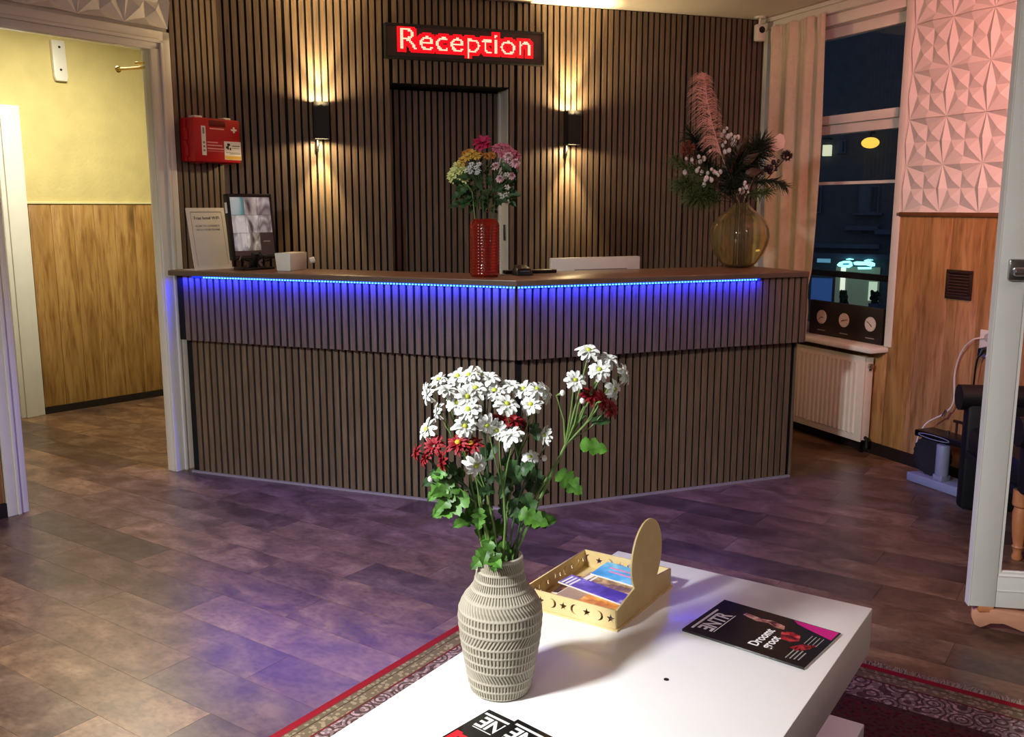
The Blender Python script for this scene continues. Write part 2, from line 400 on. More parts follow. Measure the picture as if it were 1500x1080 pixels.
struct('trim_5', MB().box(.004, 4.2, -.055, -.001, CEIL - .075, CEIL - .004).box(.004, 4.2, -.075, -.055, CEIL - .03, CEIL - .004), M_whitewood, Q, RZ_RIGHT, 'white cornice board above the window', bevel=.004)

# window
win = struct('window_1', MB().box(.06, 1.235, .075, .13, .63, .70).box(.06, 1.235, .075, .13, 2.475, 2.555).box(1.152, 1.235, .075, .13, .70, 2.475).box(.06, .14, .075, .13, .70, 2.475), M_whitewood, Q, RZ_RIGHT, 'tall window with upper light, looking onto the night street', bevel=.004)
part('transom', MB().box(.14, 1.152, .07, .135, 1.896, 2.009).box(.14, 1.152, .05, .07, 1.955, 2.009), M_whitewood, win, bevel=.004)
part('glazing_bar', MB().box(.14, 1.152, .085, .115, 1.588, 1.606), M_whitewood, win)
part('casing', MB().box(1.235, 1.285, -.022, .09, .652, 2.6).box(.05, 1.235, -.004, .075, 2.535, 2.6), M_whitewood, win, bevel=.004)
part('pane', MB().box(.138, 1.154, .098, .104, .695, 1.9), M_pane, win)
part('pane', MB().box(.138, 1.154, .098, .104, 2.0, 2.48), M_pane, win)
part('window_latch', MB().box(1.168, 1.182, .06, .075, 1.46, 1.485), M_black, win)
part('window_sill', MB().box(.05, 1.262, -.145, .09, .618, .65), M_whitewood, win, bevel=.008)
part('guard_rail', MB().box(.0, 1.6, .36, .40, .985, 1.025).box(-.02, .02, .28, .38, .9, 1.05).box(1.58, 1.62, .28, .38, .9, 1.05), M_blackmatte, win)

# ------------------------------------------------------------------ doorway wall (local x from the slatted wall end, going left towards the viewer; y into the room)
DW0, DW1, DTOP = .115, .945, 2.252
OP = DW1
wl = MB().box(.0, DW0, -.05, 0, 0, DTOP).box(.0, 6.2, -.05, 0, DTOP, CEIL).box(DW1, 6.2, -.05, 0, 0, DTOP)
wall_left = struct('wall_left', wl, M_white, J, RZ_LEFT, 'left wall with the doorway to the hall')
part('slat_backing', MB().box(-.325, 0, -.1, 0, 0, CEIL), M_felt, wall_left)
for i in range(8): link('slat', me_full, None, wall_left, (-.036 - i * SP, 0, 0))
for i in range(5): link('relief_panel', me_pd, None, wall_left, (.502 * (i + 1), .0005, 2.365), (0, 0, math.pi))
me_pl = MB().box(.001, .194, 0, .012, .07, WZ).mesh('wood_plank', bevel=.0015); me_pl.materials.append(M_woodR)
for i in range(7): link('wood_plank', me_pl, None, wall_left, (1.052 + i * .195, 0, 0))
struct('baseboard_left', MB().box(1.05, 4, .001, .02, 0, .068), M_darkbase, J, RZ_LEFT, 'dark skirting left of the doorway')
def casing_profile(x0, x1, z0, z1, vertical=True, inner=1):
    mb = MB(); w = x1 - x0
    return mb
cz = DTOP + .095
case = MB()
# right jamb casing: stepped moulding (outer flat, bead, inner flat), then the reveal
case.box(.0, .045, .001, .022, 0, cz).box(.045, .062, .001, .030, 0, DTOP + .05).box(.062, DW0, .001, .018, 0, DTOP + .02).box(DW0 - .008, DW0 + .004, -.056, .001, 0, DTOP)
case.box(DW1, DW1 + .04, .001, .018, 0, DTOP + .02).box(DW1 + .04, DW1 + .057, .001, .03, 0, DTOP + .05).box(DW1 + .057, DW1 + .103, .001, .022, 0, cz).box(DW1 - .002, DW1 + .01, -.056, .001, 0, DTOP)
case.box(.045, DW1 + .057, .001, .030, DTOP + .035, DTOP + .052).box(.0, DW1 + .103, .001, .022, DTOP + .052, cz).box(.062, DW1 + .04, .001, .018, DTOP, DTOP + .035).box(DW0, DW1 + .005, -.056, .001, DTOP - .002, DTOP + .01)
struct('trim_6', case, M_whitewood, J, RZ_LEFT, 'white moulded casing around the hall doorway', bevel=.003)

# hall behind the doorway
HA = Vector((-3.337, 6.474, 0)); HD = Vector((.6563, .7545, 0)); RZ_H = math.atan2(HD.y, HD.x)
HW = 1.475
wall_hall = struct('wall_hall', MB().box(-1.9, 1.55, 0, .1, 0, CEIL), M_plaster_y, HA, RZ_H, 'yellow plaster wall of the hall behind the doorway')
me_hp = MB().box(.001, .149, -.012, 0, .05, HW - .008).mesh('wood_plank', bevel=.0012); me_hp.materials.append(M_woodH)
for i in range(10): link('wood_plank', me_hp, None, wall_hall, (.03 + i * .15, 0, 0))
struct('trim_7', MB().box(.02, 1.54, -.02, -.001, HW - .004, HW + .012), mat('pale_yellow_trim', '#d8cf9a', .5, noise=.05), HA, RZ_H, 'pale rail on top of the hall wainscot', bevel=.003)
struct('baseboard_hall', MB().box(.02, 1.54, -.022, -.001, 0, .045), M_darkbase, HA, RZ_H, 'dark skirting of the hall')
struct('trim_8', MB().box(-.14, .02, -.03, -.001, 0, 2.12).box(-.11, -.03, -.045, -.03, 0, 2.09).box(-1.1, -.14, -.03, -.001, 2.0, 2.12), M_whitewood, HA, RZ_H, 'white door casing at the left end of the hall', bevel=.004)
struct('door_2', MB().box(-1.02, -.14, -.012, -.001, .01, 2.0), M_whitewood, HA, RZ_H, 'white hall door mostly hidden behind the doorway')
struct('wall_hall_end', MB().box(1.55, 1.65, -2.3, .1, 0, CEIL), M_plaster_y, HA, RZ_H, 'end wall of the hall hidden behind the slatted wall')
struct('wall_hall_far', MB().box(-2.0, -1.9, -2.6, .1, 0, CEIL), M_plaster_y, HA, RZ_H, 'far left wall of the hall hidden behind the doorway wall')
t = thing('hall_intercom', 'white wall handset unit with two dark dots high on the yellow hall wall', 'intercom', fr(HA, RZ_H, .29, 0, 2.235), RZ_H)
t.location = fr(HA, RZ_H, .31, 0, 2.305)
part('housing', MB().prism([(-.03, 0), (.045, 0), (.052, .03), (.045, .27), (-.045, .27), (-.04, .03)], 0, .04).xf(Matrix.Rotation(R(90), 4, 'X')), M_white, t, bevel=.006)
for dz in (.075, .225): part('button', MB().tube([(.004, -.04, dz), (.004, -.044, dz)], .008, 10), M_print, t)
t = thing('hall_rail_arm', 'thin brass rod with knob sticking out beside the right door jamb in the hall', 'rod', fr(J, RZ_LEFT, .125, -.03, 2.165), 0)
a_ = at(169, 101, 5.9) - t.location
tip = Vector((-.20, .16, .01))
part('rod', MB().tube([(-.0, .012, 0), tuple(tip * .94)], .0075, 8).tube([(0, .012, .022), tuple(tip * .3 + Vector((0, 0, .022)))], .007, 8), M_brass, t, smooth=True)
part('knob', MB().ball(tuple(tip), .017, 10, 8), M_brass, t, smooth=True)

# ------------------------------------------------------------------ reception counter
C = Vector((.0198, 4.340, 0)); L_ = Vector((-1.7727, 5.027, 0)); Rr = Vector((1.510, 4.933, 0))
nl = Vector((-.35788, -.93377, 0)); nr = Vector((.36973, -.92914, 0))
xl = (L_ - C).normalized(); xr = (Rr - C).normalized()
RZL = math.atan2(xl.y, xl.x); RZRr = math.atan2(-xr.y, -xr.x)
def corner(o):
    d = nl.x * nr.y - nl.y * nr.x; a = nl.dot(C) + o; b = nr.dot(C) + o
    return Vector(((a * nr.y - b * nl.y) / d, (nl.x * b - nr.x * a) / d, 0))
root = thing('reception_counter', 'angled reception counter clad in brown vertical slats with brown worktop and blue light strip', 'counter', C, 0)
inv = lambda p: Vector(p) - C
TZ = 1.12; TT = .028
def band(o_out, o_in, z0, z1, endL=0, endR=0):
    A, B, D = L_ + nl * o_out + xl * endL, corner(o_out), Rr + nr * o_out + xr * endR
    a, b, d = L_ + nl * o_in + xl * endL, corner(o_in), Rr + nr * o_in + xr * endR
    mb = MB(); P = [inv(p) for p in (A, B, D, d, b, a)]
    vs = [(p.x, p.y, z0) for p in P] + [(p.x, p.y, z1) for p in P]
    return mb.add(vs, [(5, 4, 1, 0), (4, 3, 2, 1), (6, 7, 10, 11), (7, 8, 9, 10), (0, 1, 7, 6), (1, 2, 8, 7), (2, 3, 9, 8), (3, 4, 10, 9), (4, 5, 11, 10), (5, 0, 6, 11)])
LEDGE = .747
part('carcass', band(-.012, -.05, .004, LEDGE + .01), M_felt, root)
part('upper_carcass', band(.038, -.05, LEDGE, TZ - TT), M_felt, root)
part('end_panel', MB().box(-.006, 0, -.5, 0, 0, TZ - TT), M_slat, root, inv(Rr + xr * .006), (0, 0, RZRr))
part('end_panel', MB().box(-.006, 0, -.42, .05, LEDGE, TZ - TT), M_slat, root, inv(Rr + xr * .018), (0, 0, RZRr))
# worktop: left wing narrower than right wing
def top_poly():
    o = .07
    A, B, D = L_ + nl * o + xl * .03, corner(o), Rr + nr * o + xr * .012
    d = Rr - nr * .45 + xr * .012; b = C + Vector((.02, .34, 0)); a = L_ - nl * .02 + xl * .03
    b2 = C + (-nr) * .45 + xr * .22; b1 = C + (-nl) * .30 + xl * .10
    a1 = L_ - nl * .02 + xl * .03
    return [inv(p) for p in (A, B, D, d, b2, b1, b1, L_ - nl * .30 + xl * -.06, a1)]
tp = MB().prism([(p.x, p.y) for p in top_poly()], TZ - TT, TZ)
part('worktop', tp, M_top, root, bevel=.004)
edge = band(.0712, .0702, TZ - TT + .003, TZ - .003)
part('edge_band', band(.0722, .0695, TZ - TT + .002, TZ - .004, .024, .008), M_topedge, root)
part('plinth_line', band(.012, -.005, 0, .01), mat('pale_sealant', '#8f8798', .5, noise=.05), root)
part('staff_desk', MB().box(.35, 1.5, -.98, -.48, .70, .73).box(.4, .44, -.96, -.5, 0, .70).box(1.41, 1.45, -.96, -.5, 0, .70), M_blackmatte, root, inv(Rr), (0, 0, RZRr))
me_lo = MB().box(0, SW, -.012, 0, .01, LEDGE - .002).mesh('slat'); me_lo.materials.append(M_slat)
me_up = MB().box(0, SW, -.012, 0, LEDGE, TZ - TT - .001).mesh('slat'); me_up.materials.append(M_slat)
nL = int((L_ - C).length / SP); nR = int((Rr - C).length / SP)
for i in range(nL): link('slat', me_lo, None, root, inv(C + xl * (.008 + i * SP)), (0, 0, RZL))
for i in range(nR): link('slat', me_lo, None, root, inv(Rr - xr * (-.004 + (i + .72) * SP)) + (-xr) * 0, (0, 0, RZRr)) if (i + 1.7) * SP < (Rr - C).length else None
for i in range(nL): link('slat', me_up, None, root, inv(corner(.05) + xl * (.008 + i * (SP + .0003))), (0, 0, RZL))
for i in range(nR + 1): link('slat', me_up, None, root, inv(Rr + nr * .05 - xr * (-.012 + i * SP)), (0, 0, RZRr)) if (i + .2) * SP < (Rr + nr * .05 - corner(.05)).length else None
# light strip under the worktop edge
LEDM = mat('blue_led', '#1030ff', .4, emit=(.06, .30, 1), es=5, noise=.01)
LEDG = mat('led_tape', '#0a1ec0', .4, emit=(.0, .02, 1), es=1.6, noise=.01)
led = part('led_strip', MB().box(.03, 1.80, .052, .062, TZ - TT - .008, TZ - TT - .001).xf(Matrix.Translation(inv(C)) @ Matrix.Rotation(RZL, 4, 'Z')), LEDG, root)
part('led_strip', MB().box(.29, 1.60, .052, .062, TZ - TT - .008, TZ - TT - .001).xf(Matrix.Translation(inv(Rr)) @ Matrix.Rotation(RZRr, 4, 'Z')), LEDG, root)
dots = MB()
for i in range(105):
    p = corner(.062) + xl * (.012 + i * .01667); q = inv(p); dots.box(q.x - .0045, q.x + .0045, q.y - .003, q.y + .001, TZ - TT - .0085, TZ - TT - .0025)
for i in range(79):
    p = corner(.062) + xr * (.012 + i * .01667); q = inv(p); dots.box(q.x - .0045, q.x + .0045, q.y - .003, q.y + .001, TZ - TT - .0085, TZ - TT - .0025)
part('led_dots', dots, LEDM, root, stuff=True)
for nm, p0, p1 in (('led_light_left', corner(.066) + xl * .02, L_ + nl * .066 - xl * .02), ('led_light_right', corner(.066) + xr * .02, Rr + nr * .066 - xr * .29)):
    mid = (p0 + p1) / 2; ln = (p1 - p0).length
    d = bpy.data.lights.new(nm, 'AREA'); o = bpy.data.objects.new(nm, d); COL.objects.link(o)
    d.shape = 'RECTANGLE'; d.size = ln; d.size_y = .008; d.energy = 8.2 * ln; d.color = (.006, .016, 1)
    o.location = mid + Vector((0, 0, TZ - TT - .010)); o.rotation_euler = (0, 0, math.atan2((p1 - p0).y, (p1 - p0).x))

# ------------------------------------------------------------------ things on the slatted wall
def sconce(u, label):
    t = thing('wall_sconce', label, 'wall lamp', fr(Q, RZ_BACK, u, SD, 1.832), RZ_BACK, 'black up-and-down sconces on the slatted wall')
    hw = .042
    b = MB()
    b.box(-hw, hw, .03, .034, 0, .205).box(-hw, hw, .106, .11, 0, .205).box(-hw, -hw + .004, .034, .106, 0, .205).box(hw - .004, hw, .034, .106, 0, .205).box(-hw + .004, hw - .004, .034, .106, .095, .11)
    part('body', b, M_blackmatte, t)
    part('mount_plate', MB().box(-.03, .03, 0, .03, .03, .175), M_blackmatte, t, bevel=.003)
    part('lower_lens', MB().box(-hw + .005, hw - .005, .04, .105, .004, .010), M_lampglow, t)
    part('upper_lens', MB().box(-hw + .005, hw - .005, .04, .105, .15, .156), M_lampglow, t)
    part('pull_switch', MB().tube([(.016, .02, .0), (.016, .02, -.03), (.018, .02, -.052)], [.006, .011, .007], 10), M_chrome, t, smooth=True)
    part('cable_end', MB().tube([(.018, .02, -.05), (.018, .018, -.066)], .009, 8).tube([(.018, .018, -.066), (.018, .004, -.12), (.018, .003, -.40)], .0035, 6), M_black, t, smooth=True)
    for nm, dz, sgn in (('sconce_up_light', .185, 1), ('sconce_down_light', -.004, -1)):
        p = fr(Q, RZ_BACK, u, .066, 1.832 + dz); q = fr(Q, RZ_BACK, u, .060, 1.832 + dz + sgn * .5)
        light(nm, 'SPOT', p, q, 95 if sgn > 0 else 60, (1, .72, .34), .012, spot=56, blend=.75)
        light(nm + '_spill', 'SPOT', fr(Q, RZ_BACK, u, .115, 1.832 + dz), fr(Q, RZ_BACK, u, .10, 1.832 + dz + sgn), 22 if sgn > 0 else 7, (1, .74, .38), .02, spot=176, blend=.25)
sconce(2.973, 'black up-and-down wall sconce left of the red sign')
sconce(1.429, 'black up-and-down wall sconce right of the red sign')

# dot matrix sign
t = thing('led_sign', 'long black LED matrix sign with the red word Reception on the slatted wall', 'sign', fr(Q, RZ_BACK, 2.10, SD, 2.302), RZ_BACK)
SGW, SGH = .975, .193
part('housing', MB().box(-SGW / 2, SGW / 2, 0, .048, 0, SGH).box(-SGW / 2, SGW / 2, .048, .056, 0, .012).box(-SGW / 2, SGW / 2, .048, .056, SGH - .012, SGH).box(-SGW / 2, -SGW / 2 + .012, .048, .056, .012, SGH - .012).box(SGW / 2 - .012, SGW / 2, .048, .056, .012, SGH - .012), M_blackmatte, t)
part('matrix_panel', MB().box(-SGW / 2 + .012, SGW / 2 - .012, .048, .050, .012, SGH - .012), mat('sign_matrix', '#3a2326', .5, noise=.3, nscale=200), t)
tm = text_mesh('Reception', .185, 0, 'CENTER', -.0012, 1.0)
bm = bmesh.new(); bm.from_mesh(tm); bmesh.ops.triangulate(bm, faces=bm.faces[:])
tris = [[(v.co.x, v.co.y) for v in f.verts] for f in bm.faces]; bm.free()
xs = [p[0] for T in tris for p in T]; ys = [p[1] for T in tris for p in T]
tw = max(xs) - min(xs); cx = (max(xs) + min(xs)) / 2; sx = .80 / tw
def inside(px, py):
    for (a, b, c) in tris:
        d1 = (px - b[0]) * (a[1] - b[1]) - (a[0] - b[0]) * (py - b[1]); d2 = (px - c[0]) * (b[1] - c[1]) - (b[0] - c[0]) * (py - c[1]); d3 = (px - a[0]) * (c[1] - a[1]) - (c[0] - a[0]) * (py - a[1])
        if not ((d1 < 0 or d2 < 0 or d3 < 0) and (d1 > 0 or d2 > 0 or d3 > 0)): return True
    return False
pt = .0088; lit = []
for i in range(-52, 53):
    for j in range(0, 22):
        px, py = i * pt, j * pt + .0135
        if inside(px / sx + cx, (py - .052) / .93): lit.append((-px, py))
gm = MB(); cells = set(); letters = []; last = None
for (px, py) in sorted(lit, key=lambda q: -q[0]):
    if last is None or last - px > pt * 1.5: letters.append(MB())
    last = px
    letters[-1].box(px - .0038, px + .0038, .0525, .054, py - .0038, py + .0038)
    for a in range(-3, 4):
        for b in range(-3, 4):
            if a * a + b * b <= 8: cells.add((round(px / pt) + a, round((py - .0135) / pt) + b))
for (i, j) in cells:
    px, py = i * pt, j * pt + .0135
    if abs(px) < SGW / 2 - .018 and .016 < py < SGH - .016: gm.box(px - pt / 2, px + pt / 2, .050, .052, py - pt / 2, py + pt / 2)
M_led = mat('sign_led_core', '#ff8080', .5, emit=(1, .36, .24), es=1.9, noise=.01)
for mb_ in letters: part('lit_letter', mb_, M_led, t)
part('letter_halo', gm, mat('sign_halo_cells', '#600008', .5, emit=(1, .0, .006), es=1.2, noise=.01), t, stuff=True)  # red bloom around the lit letters, put in as emissive cells

# first aid case
t = thing('first_aid_case', 'red plastic first aid case with white cross and stickers hung on the slats', 'first aid kit', fr(J, RZ_LEFT, -.186, SD + .002, 1.683), RZ_LEFT); t.scale = (1.25, 1.2, 1.02)
w2 = .1225
part('back_shell', MB().box(-w2, w2, .0, .045, .006, .232), M_red, t, bevel=.008)
part('front_shell', MB().box(-w2, w2, .047, .10, .006, .232), M_red, t, bevel=.008)
part('handle', MB().box(-.045, .045, .085, .101, .188, .225).box(-.05, .05, .08, .098, .226, .234), M_reddark, t, bevel=.004)
for sx_ in (-1, 1):
    part('latch', MB().box(sx_ * .075 - .02, sx_ * .075 + .02, .03, .075, .23, .244), M_printwhite, t, bevel=.004)
    part('foot', MB().box(sx_ * .075 - .022, sx_ * .075 + .022, .03, .075, .0, .008), M_red, t, bevel=.003)
for dz in (.03, .115): part('hinge', MB().box(w2 - .002, w2 + .006, .03, .06, dz, dz + .06), M_red, t, bevel=.003)
part('cross', MB().box(-.088 - .015, -.088 + .015, .1, .1012, .175, .184).box(-.088 - .0045, -.088 + .0045, .1, .1012, .1645, .1945), M_printwhite, t)
part('info_strip', MB().box(.062, .084, .1, .1008, .04, .19), M_printwhite, t)
part('info_marks', MB().tube([(.073, .1008, .105), (.073, .1014, .105)], .006, 10).tube([(.073, .1008, .085), (.073, .1014, .085)], .006, 10).tube([(.073, .1008, .065), (.073, .1014, .065)], .006, 10).box(.068, .078, .1008, .1012, .15, .182), M_printgrey, t)
st = part('sticker', MB().box(-.122, -.032, .1, .1012, .022, .118), M_printwhite, t)
part('sticker_band', MB().box(-.12, -.034, .1012, .1018, .024, .042), mat('yellow_print', '#e0ad1c', .5, noise=.03), st)
part('sticker_mark', MB().box(-.056, -.048, .1012, .1016, .075, .108).box(-.063, -.052, .1012, .1017, .095, .107).box(-.053, -.041, .1012, .1017, .08, .092).box(-.068, -.060, .1012, .1016, .073, .085), M_print, st)
part('sticker_lines', MB().box(-.116, -.074, .1012, .1016, .092, .098).box(-.112, -.074, .1012, .1016, .082, .085).box(-.117, -.04, .1012, .1016, .058, .061).box(-.117, -.06, .1012, .1016, .052, .055), M_printgrey, st)
mpk_ = mat('pink_print', '#e8a0a0', .5, noise=.02)
for q_ in ((-.035, .04, .176, .182), (.0, .056, .105, .111), (-.022, .056, .09, .096), (-.028, .056, .073, .079), (-.028, .056, .062, .064)): part('print_line', MB().box(q_[0], q_[1], .1, .1008, q_[2], q_[3]), mpk_, t)

# security camera in the ceiling corner
t = thing('security_camera', 'small white security camera hanging from the ceiling in the back right corner', 'camera', fr(Q, RZ_BACK, .125, .10, CEIL), RZ_BACK)
part('base', MB().tube([(0, 0, -.012), (0, 0, 0)], [.035, .04], 16), M_white, t, smooth=True)
part('arm', MB().tube([(0, 0, -.01), (0, 0, -.05)], .008, 8), M_white, t, smooth=True)
part('body', MB().box(-.032, .032, -.02, .028, -.155, -.048), M_white, t, bevel=.01)
part('lens', MB().tube([(0, .028, -.085), (0, .033, -.085)], .021, 16), M_black, t)

# ------------------------------------------------------------------ curtain
def curtain():
    mb = MB(); nu, nv = 72, 30; th = .004
    for s in (0, 1):
        for j in range(nv + 1):
            v = j / nv; z = 2.60 - v * 1.93
            pin = .5 + .5 * min(1, v * 5)
            for i in range(nu + 1):
                u = i / nu
                x0 = .15 + .03 * v; x1 = .648 + .02 * math.sin(v * 3.0) - .03 * max(0, v - .9)
                x = x0 + (x1 - x0) * u
                y = -.07 - (.008 + .010 * pin) * math.sin(u * 2 * math.pi * 3.3 + .6 * math.sin(v * 4) + .5) - .006 * math.sin(u * 37 + v * 2)
                if v < .05: y -= .008 * math.sin(u * 2 * math.pi * 16)
                bul = math.exp(-((v - .86) / .035) ** 2) * max(0, u - .6) * .12
                y -= bul; x += bul * .6
                mb.v.append((x, y + s * th, z))
    n1 = (nu + 1) * (nv + 1)
    for j in range(nv):
        for i in range(nu):
            a = j * (nu + 1) + i; mb.f.append([a, a + nu + 1, a + nu + 2, a + 1]); mb.f.append([n1 + a, n1 + a + 1, n1 + a + nu + 2, n1 + a + nu + 1])
    for j in range(nv):
        for i in (0, nu):
            a = j * (nu + 1) + i; mb.f.append([a, n1 + a, n1 + a + nu + 1, a + nu + 1])
    for j in (0, nv):
        for i in range(nu):
            a = j * (nu + 1) + i; mb.f.append([a, a + 1, n1 + a + 1, n1 + a])
    return mb
cu = link('curtain', curtain().mesh('curtain', True), mat('beige_curtain_cloth', '#c9b8a4', .9, noise=.06, nscale=30, bump=.2, bscale=300), None, Q, (0, 0, RZ_RIGHT))
tag(cu, 'beige pleated curtain drawn to the left side of the window', 'curtain')

# world clock board
t = thing('world_clock_board', 'dark board with three round white clocks standing on the window sill', 'clock', fr(Q, RZ_RIGHT, .885, .0, .65), RZ_RIGHT)
part('board', MB().box(-.32, .31, 0, .025, 0, .215), mat('dark_brown_board', '#1d1612', .5, noise=.1), t, bevel=.003)
for cx_, hh, mm in ((-.205, 100, 230), (-.005, 250, 80), (.215, 130, 300)):
    f = part('clock_face', MB().tube([(cx_, -.004, .115), (cx_, 0, .115)], .043, 32), mat('clock_dial', '#cfc4ba', .4, noise=.02) if 'clock_dial' not in bpy.data.materials else bpy.data.materials['clock_dial'], t)
    tk = MB()
    for q in range(12):
        a = q * math.pi / 6; r0, r1 = .034, .040
        tk.tube([(cx_ + r0 * math.sin(a), -.0045, .115 + r0 * math.cos(a)), (cx_ + r1 * math.sin(a), -.0045, .115 + r1 * math.cos(a))], .0012, 4)
    part('hour_marks', tk, M_printgrey, f)
    hd = MB()
    for ang, ln, wd in ((hh, .02, .0024), (mm, .03, .0016)):
        a = R(ang); hd.tube([(cx_, -.006, .115), (cx_ + ln * math.sin(a), -.006, .115 + ln * math.cos(a))], wd, 5)
    part('hands', hd, M_print, f)
    part('caption_line', MB().box(cx_ - .035, cx_ + .035, -.0008, 0, .028, .034), M_printgrey, t)

# radiator
t = thing('radiator', 'white ribbed panel radiator under the window sill', 'radiator', fr(Q, RZ_RIGHT, .64, -.015, .075), RZ_RIGHT)
rad = MB()
rad.box(-.54, .545, -.088, -.083, 0, .512)
part('front_panel', MB().box(-.54, .545, -.092, -.078, 0, .512), M_radiator, t, bevel=.006)
ribs = MB()
for i in range(26):
    x0 = -.50 + i * .0385; ribs.add([(x0, -.092, .04), (x0 + .008, -.098, .045), (x0 + .022, -.098, .045), (x0 + .03, -.092, .04), (x0, -.092, .475), (x0 + .008, -.098, .47), (x0 + .022, -.098, .47), (x0 + .03, -.092, .475)], [(0, 1, 5, 4), (1, 2, 6, 5), (2, 3, 7, 6), (0, 3, 2, 1), (4, 5, 6, 7)])
part('ribs', ribs, M_radiator, t)
part('side_cover', MB().box(.53, .543, -.078, -.022, .01, .505), M_radiator, t, bevel=.003)
part('back_panel', MB().box(-.54, .53, -.034, -.024, 0, .5), M_radiator, t)
part('valve', MB().tube([(.543, -.05, .455), (.56, -.05, .455)], .017, 12).tube([(.55, -.05, .43), (.55, -.05, .47)], .009, 8), M_chrome, t, smooth=True)
part('pipe', MB().tube([(.5, -.05, .01), (.5, -.05, -.06), (.5, -.03, -.073)], .01, 8).tube([(.52, -.05, .03), (.56, -.05, .02), (.56, -.05, -.03)], .012, 8), M_black, t, smooth=True)
part('bracket', MB().box(-.4, -.36, -.024, .002, .1, .4).box(.36, .4, -.024, .002, .1, .4), M_radiator, t)

# vent grille
t = thing('vent_grille', 'square dark brown louvred vent grille in the wood panelling', 'vent', fr(Q, RZ_RIGHT, 1.725, -.012, .970), RZ_RIGHT)
M_vent = mat('dark_brown_metal', '#2a1a15', .45, noise=.1)
part('frame', MB().box(-.083, .083, -.01, 0, 0, .02).box(-.083, .083, -.01, 0, .134, .154).box(-.083, -.063, -.01, 0, .02, .134).box(.063, .083, -.01, 0, .02, .134), M_vent, t, bevel=.002)
part('backing', MB().box(-.063, .063, -.002, 0, .02, .134), M_felt, t)
for i in range(7): part('louvre', MB().add([(-.063, -.002, .0), (.063, -.002, .0), (.063, -.010, .009), (-.063, -.010, .009), (-.063, -.001, .003), (.063, -.001, .003), (.063, -.008, .012), (-.063, -.008, .012)], [(0, 1, 2, 3), (7, 6, 5, 4), (0, 4, 5, 1), (1, 5, 6, 2), (2, 6, 7, 3), (3, 7, 4, 0)]), mat('louvre_brown', '#4a2d25', .5, noise=.1) if 'louvre_brown' not in bpy.data.materials else bpy.data.materials['louvre_brown'], t, (0, 0, .02 + i * .016))

# socket and leads
t = thing('wall_socket', 'white double wall socket low on the wood panelling', 'socket', fr(Q, RZ_RIGHT, 1.937, -.012, .69), RZ_RIGHT)
part('plate', MB().box(-.05, .055, -.012, 0, 0, .14), M_white, t, bevel=.003)
for dz in (.103, .037): part('outlet', MB().tube([(0, -.0122, dz), (0, -.0135, dz)], .022, 16), mat('outlet_grey', '#a8a39c', .4, noise=.03) if 'outlet_grey' not in bpy.data.materials else bpy.data.materials['outlet_grey'], t)
sock = fr(Q, RZ_RIGHT, 1.937, -.025, .69)
def r3(x, y, z): return fr(Q, RZ_RIGHT, x, y, z)
def cable(name, pts, r, m, label):
    P_ = [Vector(p) for p in pts]; out = []
    for i in range(len(P_) - 1):
        p0, p1, p2, p3 = P_[max(i - 1, 0)], P_[i], P_[i + 1], P_[min(i + 2, len(P_) - 1)]
        for k in range(8):
            s = k / 8; out.append(.5 * ((2 * p1) + (p2 - p0) * s + (2 * p0 - 5 * p1 + 4 * p2 - p3) * s * s + (3 * p1 - p0 - 3 * p2 + p3) * s ** 3))
    out.append(P_[-1])
    o = thing(name, label, 'cable', out[0])
    part('lead', MB().tube([q - out[0] for q in out], r, 6), m, o, smooth=True)
    return o, out[0]
o, p0 = cable('black_power_lead', [r3(1.935, -.06, .725), r3(1.925, -.075, .66), r3(1.905, -.06, .52), r3(1.88, -.05, .40), r3(1.93, -.05, .28)], .0045, M_black, 'black power lead plugged into the wall socket')
part('plug', MB().tube([r3(1.935, -.027, .727) - p0, r3(1.935, -.062, .727) - p0, r3(1.933, -.072, .70) - p0], [.02, .018, .008], 12), M_black, o, smooth=True)
o, p0 = cable('white_cable', [r3(1.92, -.03, .79), r3(1.87, -.05, .775), r3(1.80, -.045, .70), r3(1.765, -.04, .58), r3(1.79, -.06, .44), r3(1.76, -.08, .37), r3(1.68, -.12, .30), r3(1.665, -.16, .22), r3(1.70, -.2, .155), r3(1.74, -.2, .13)], .004, M_cordw, 'thin white cable looping from the wall socket down to the brush machine')
part('connector', MB().tube([r3(1.765, -.078, .385) - p0, r3(1.75, -.085, .35) - p0], .008, 8), M_chrome, o, smooth=True)

# ------------------------------------------------------------------ brush machine on the floor by the wainscot
t = thing('brush_machine', 'low grey-based brush machine with round black bristle wheel under a flat black top', 'machine', r3(1.86, -.16, 0), RZ_RIGHT)
M_grey = mat('grey_blue_plastic', '#868ca0', .45, noise=.06)
part('base_plate', MB().prism([(-.17, -.09), (.24, -.09), (.24, .055), (-.13, .055)], .0, .05), M_grey, t, bevel=.008)
wh = MB()
pr = [(.02, -.03), (.075, -.032), (.098, -.028), (.098, .028), (.075, .032), (.02, .03)]
wh.lathe(pr, 40, fn=lambda a, z, i: (.006 if (int(a / (2 * math.pi) * 40 + .5) % 2) else 0) if i in (2, 3) else 0, cap0=True, cap1=True).xf(Matrix.Translation((-.07, -.02, .155)) @ Matrix.Rotation(R(90), 4, 'X'))
part('bristle_wheel', wh, mat('dark_bristles', '#1d1c1e', .8, noise=.2, nscale=90), t)
part('motor', MB().tube([(.03, -.055, .075), (.03, -.055, .24)], .034, 16), M_grey, t, smooth=True, bevel=.004)
part('motor_foot', MB().box(.0, .06, -.085, -.025, .05, .08), M_grey, t, bevel=.003)
part('housing', MB().box(.10, .22, -.02, .05, .05, .25), M_black, t, bevel=.01)
part('top_panel', MB().box(-.15, .24, -.075, .055, .25, .285), M_black, t, bevel=.006)
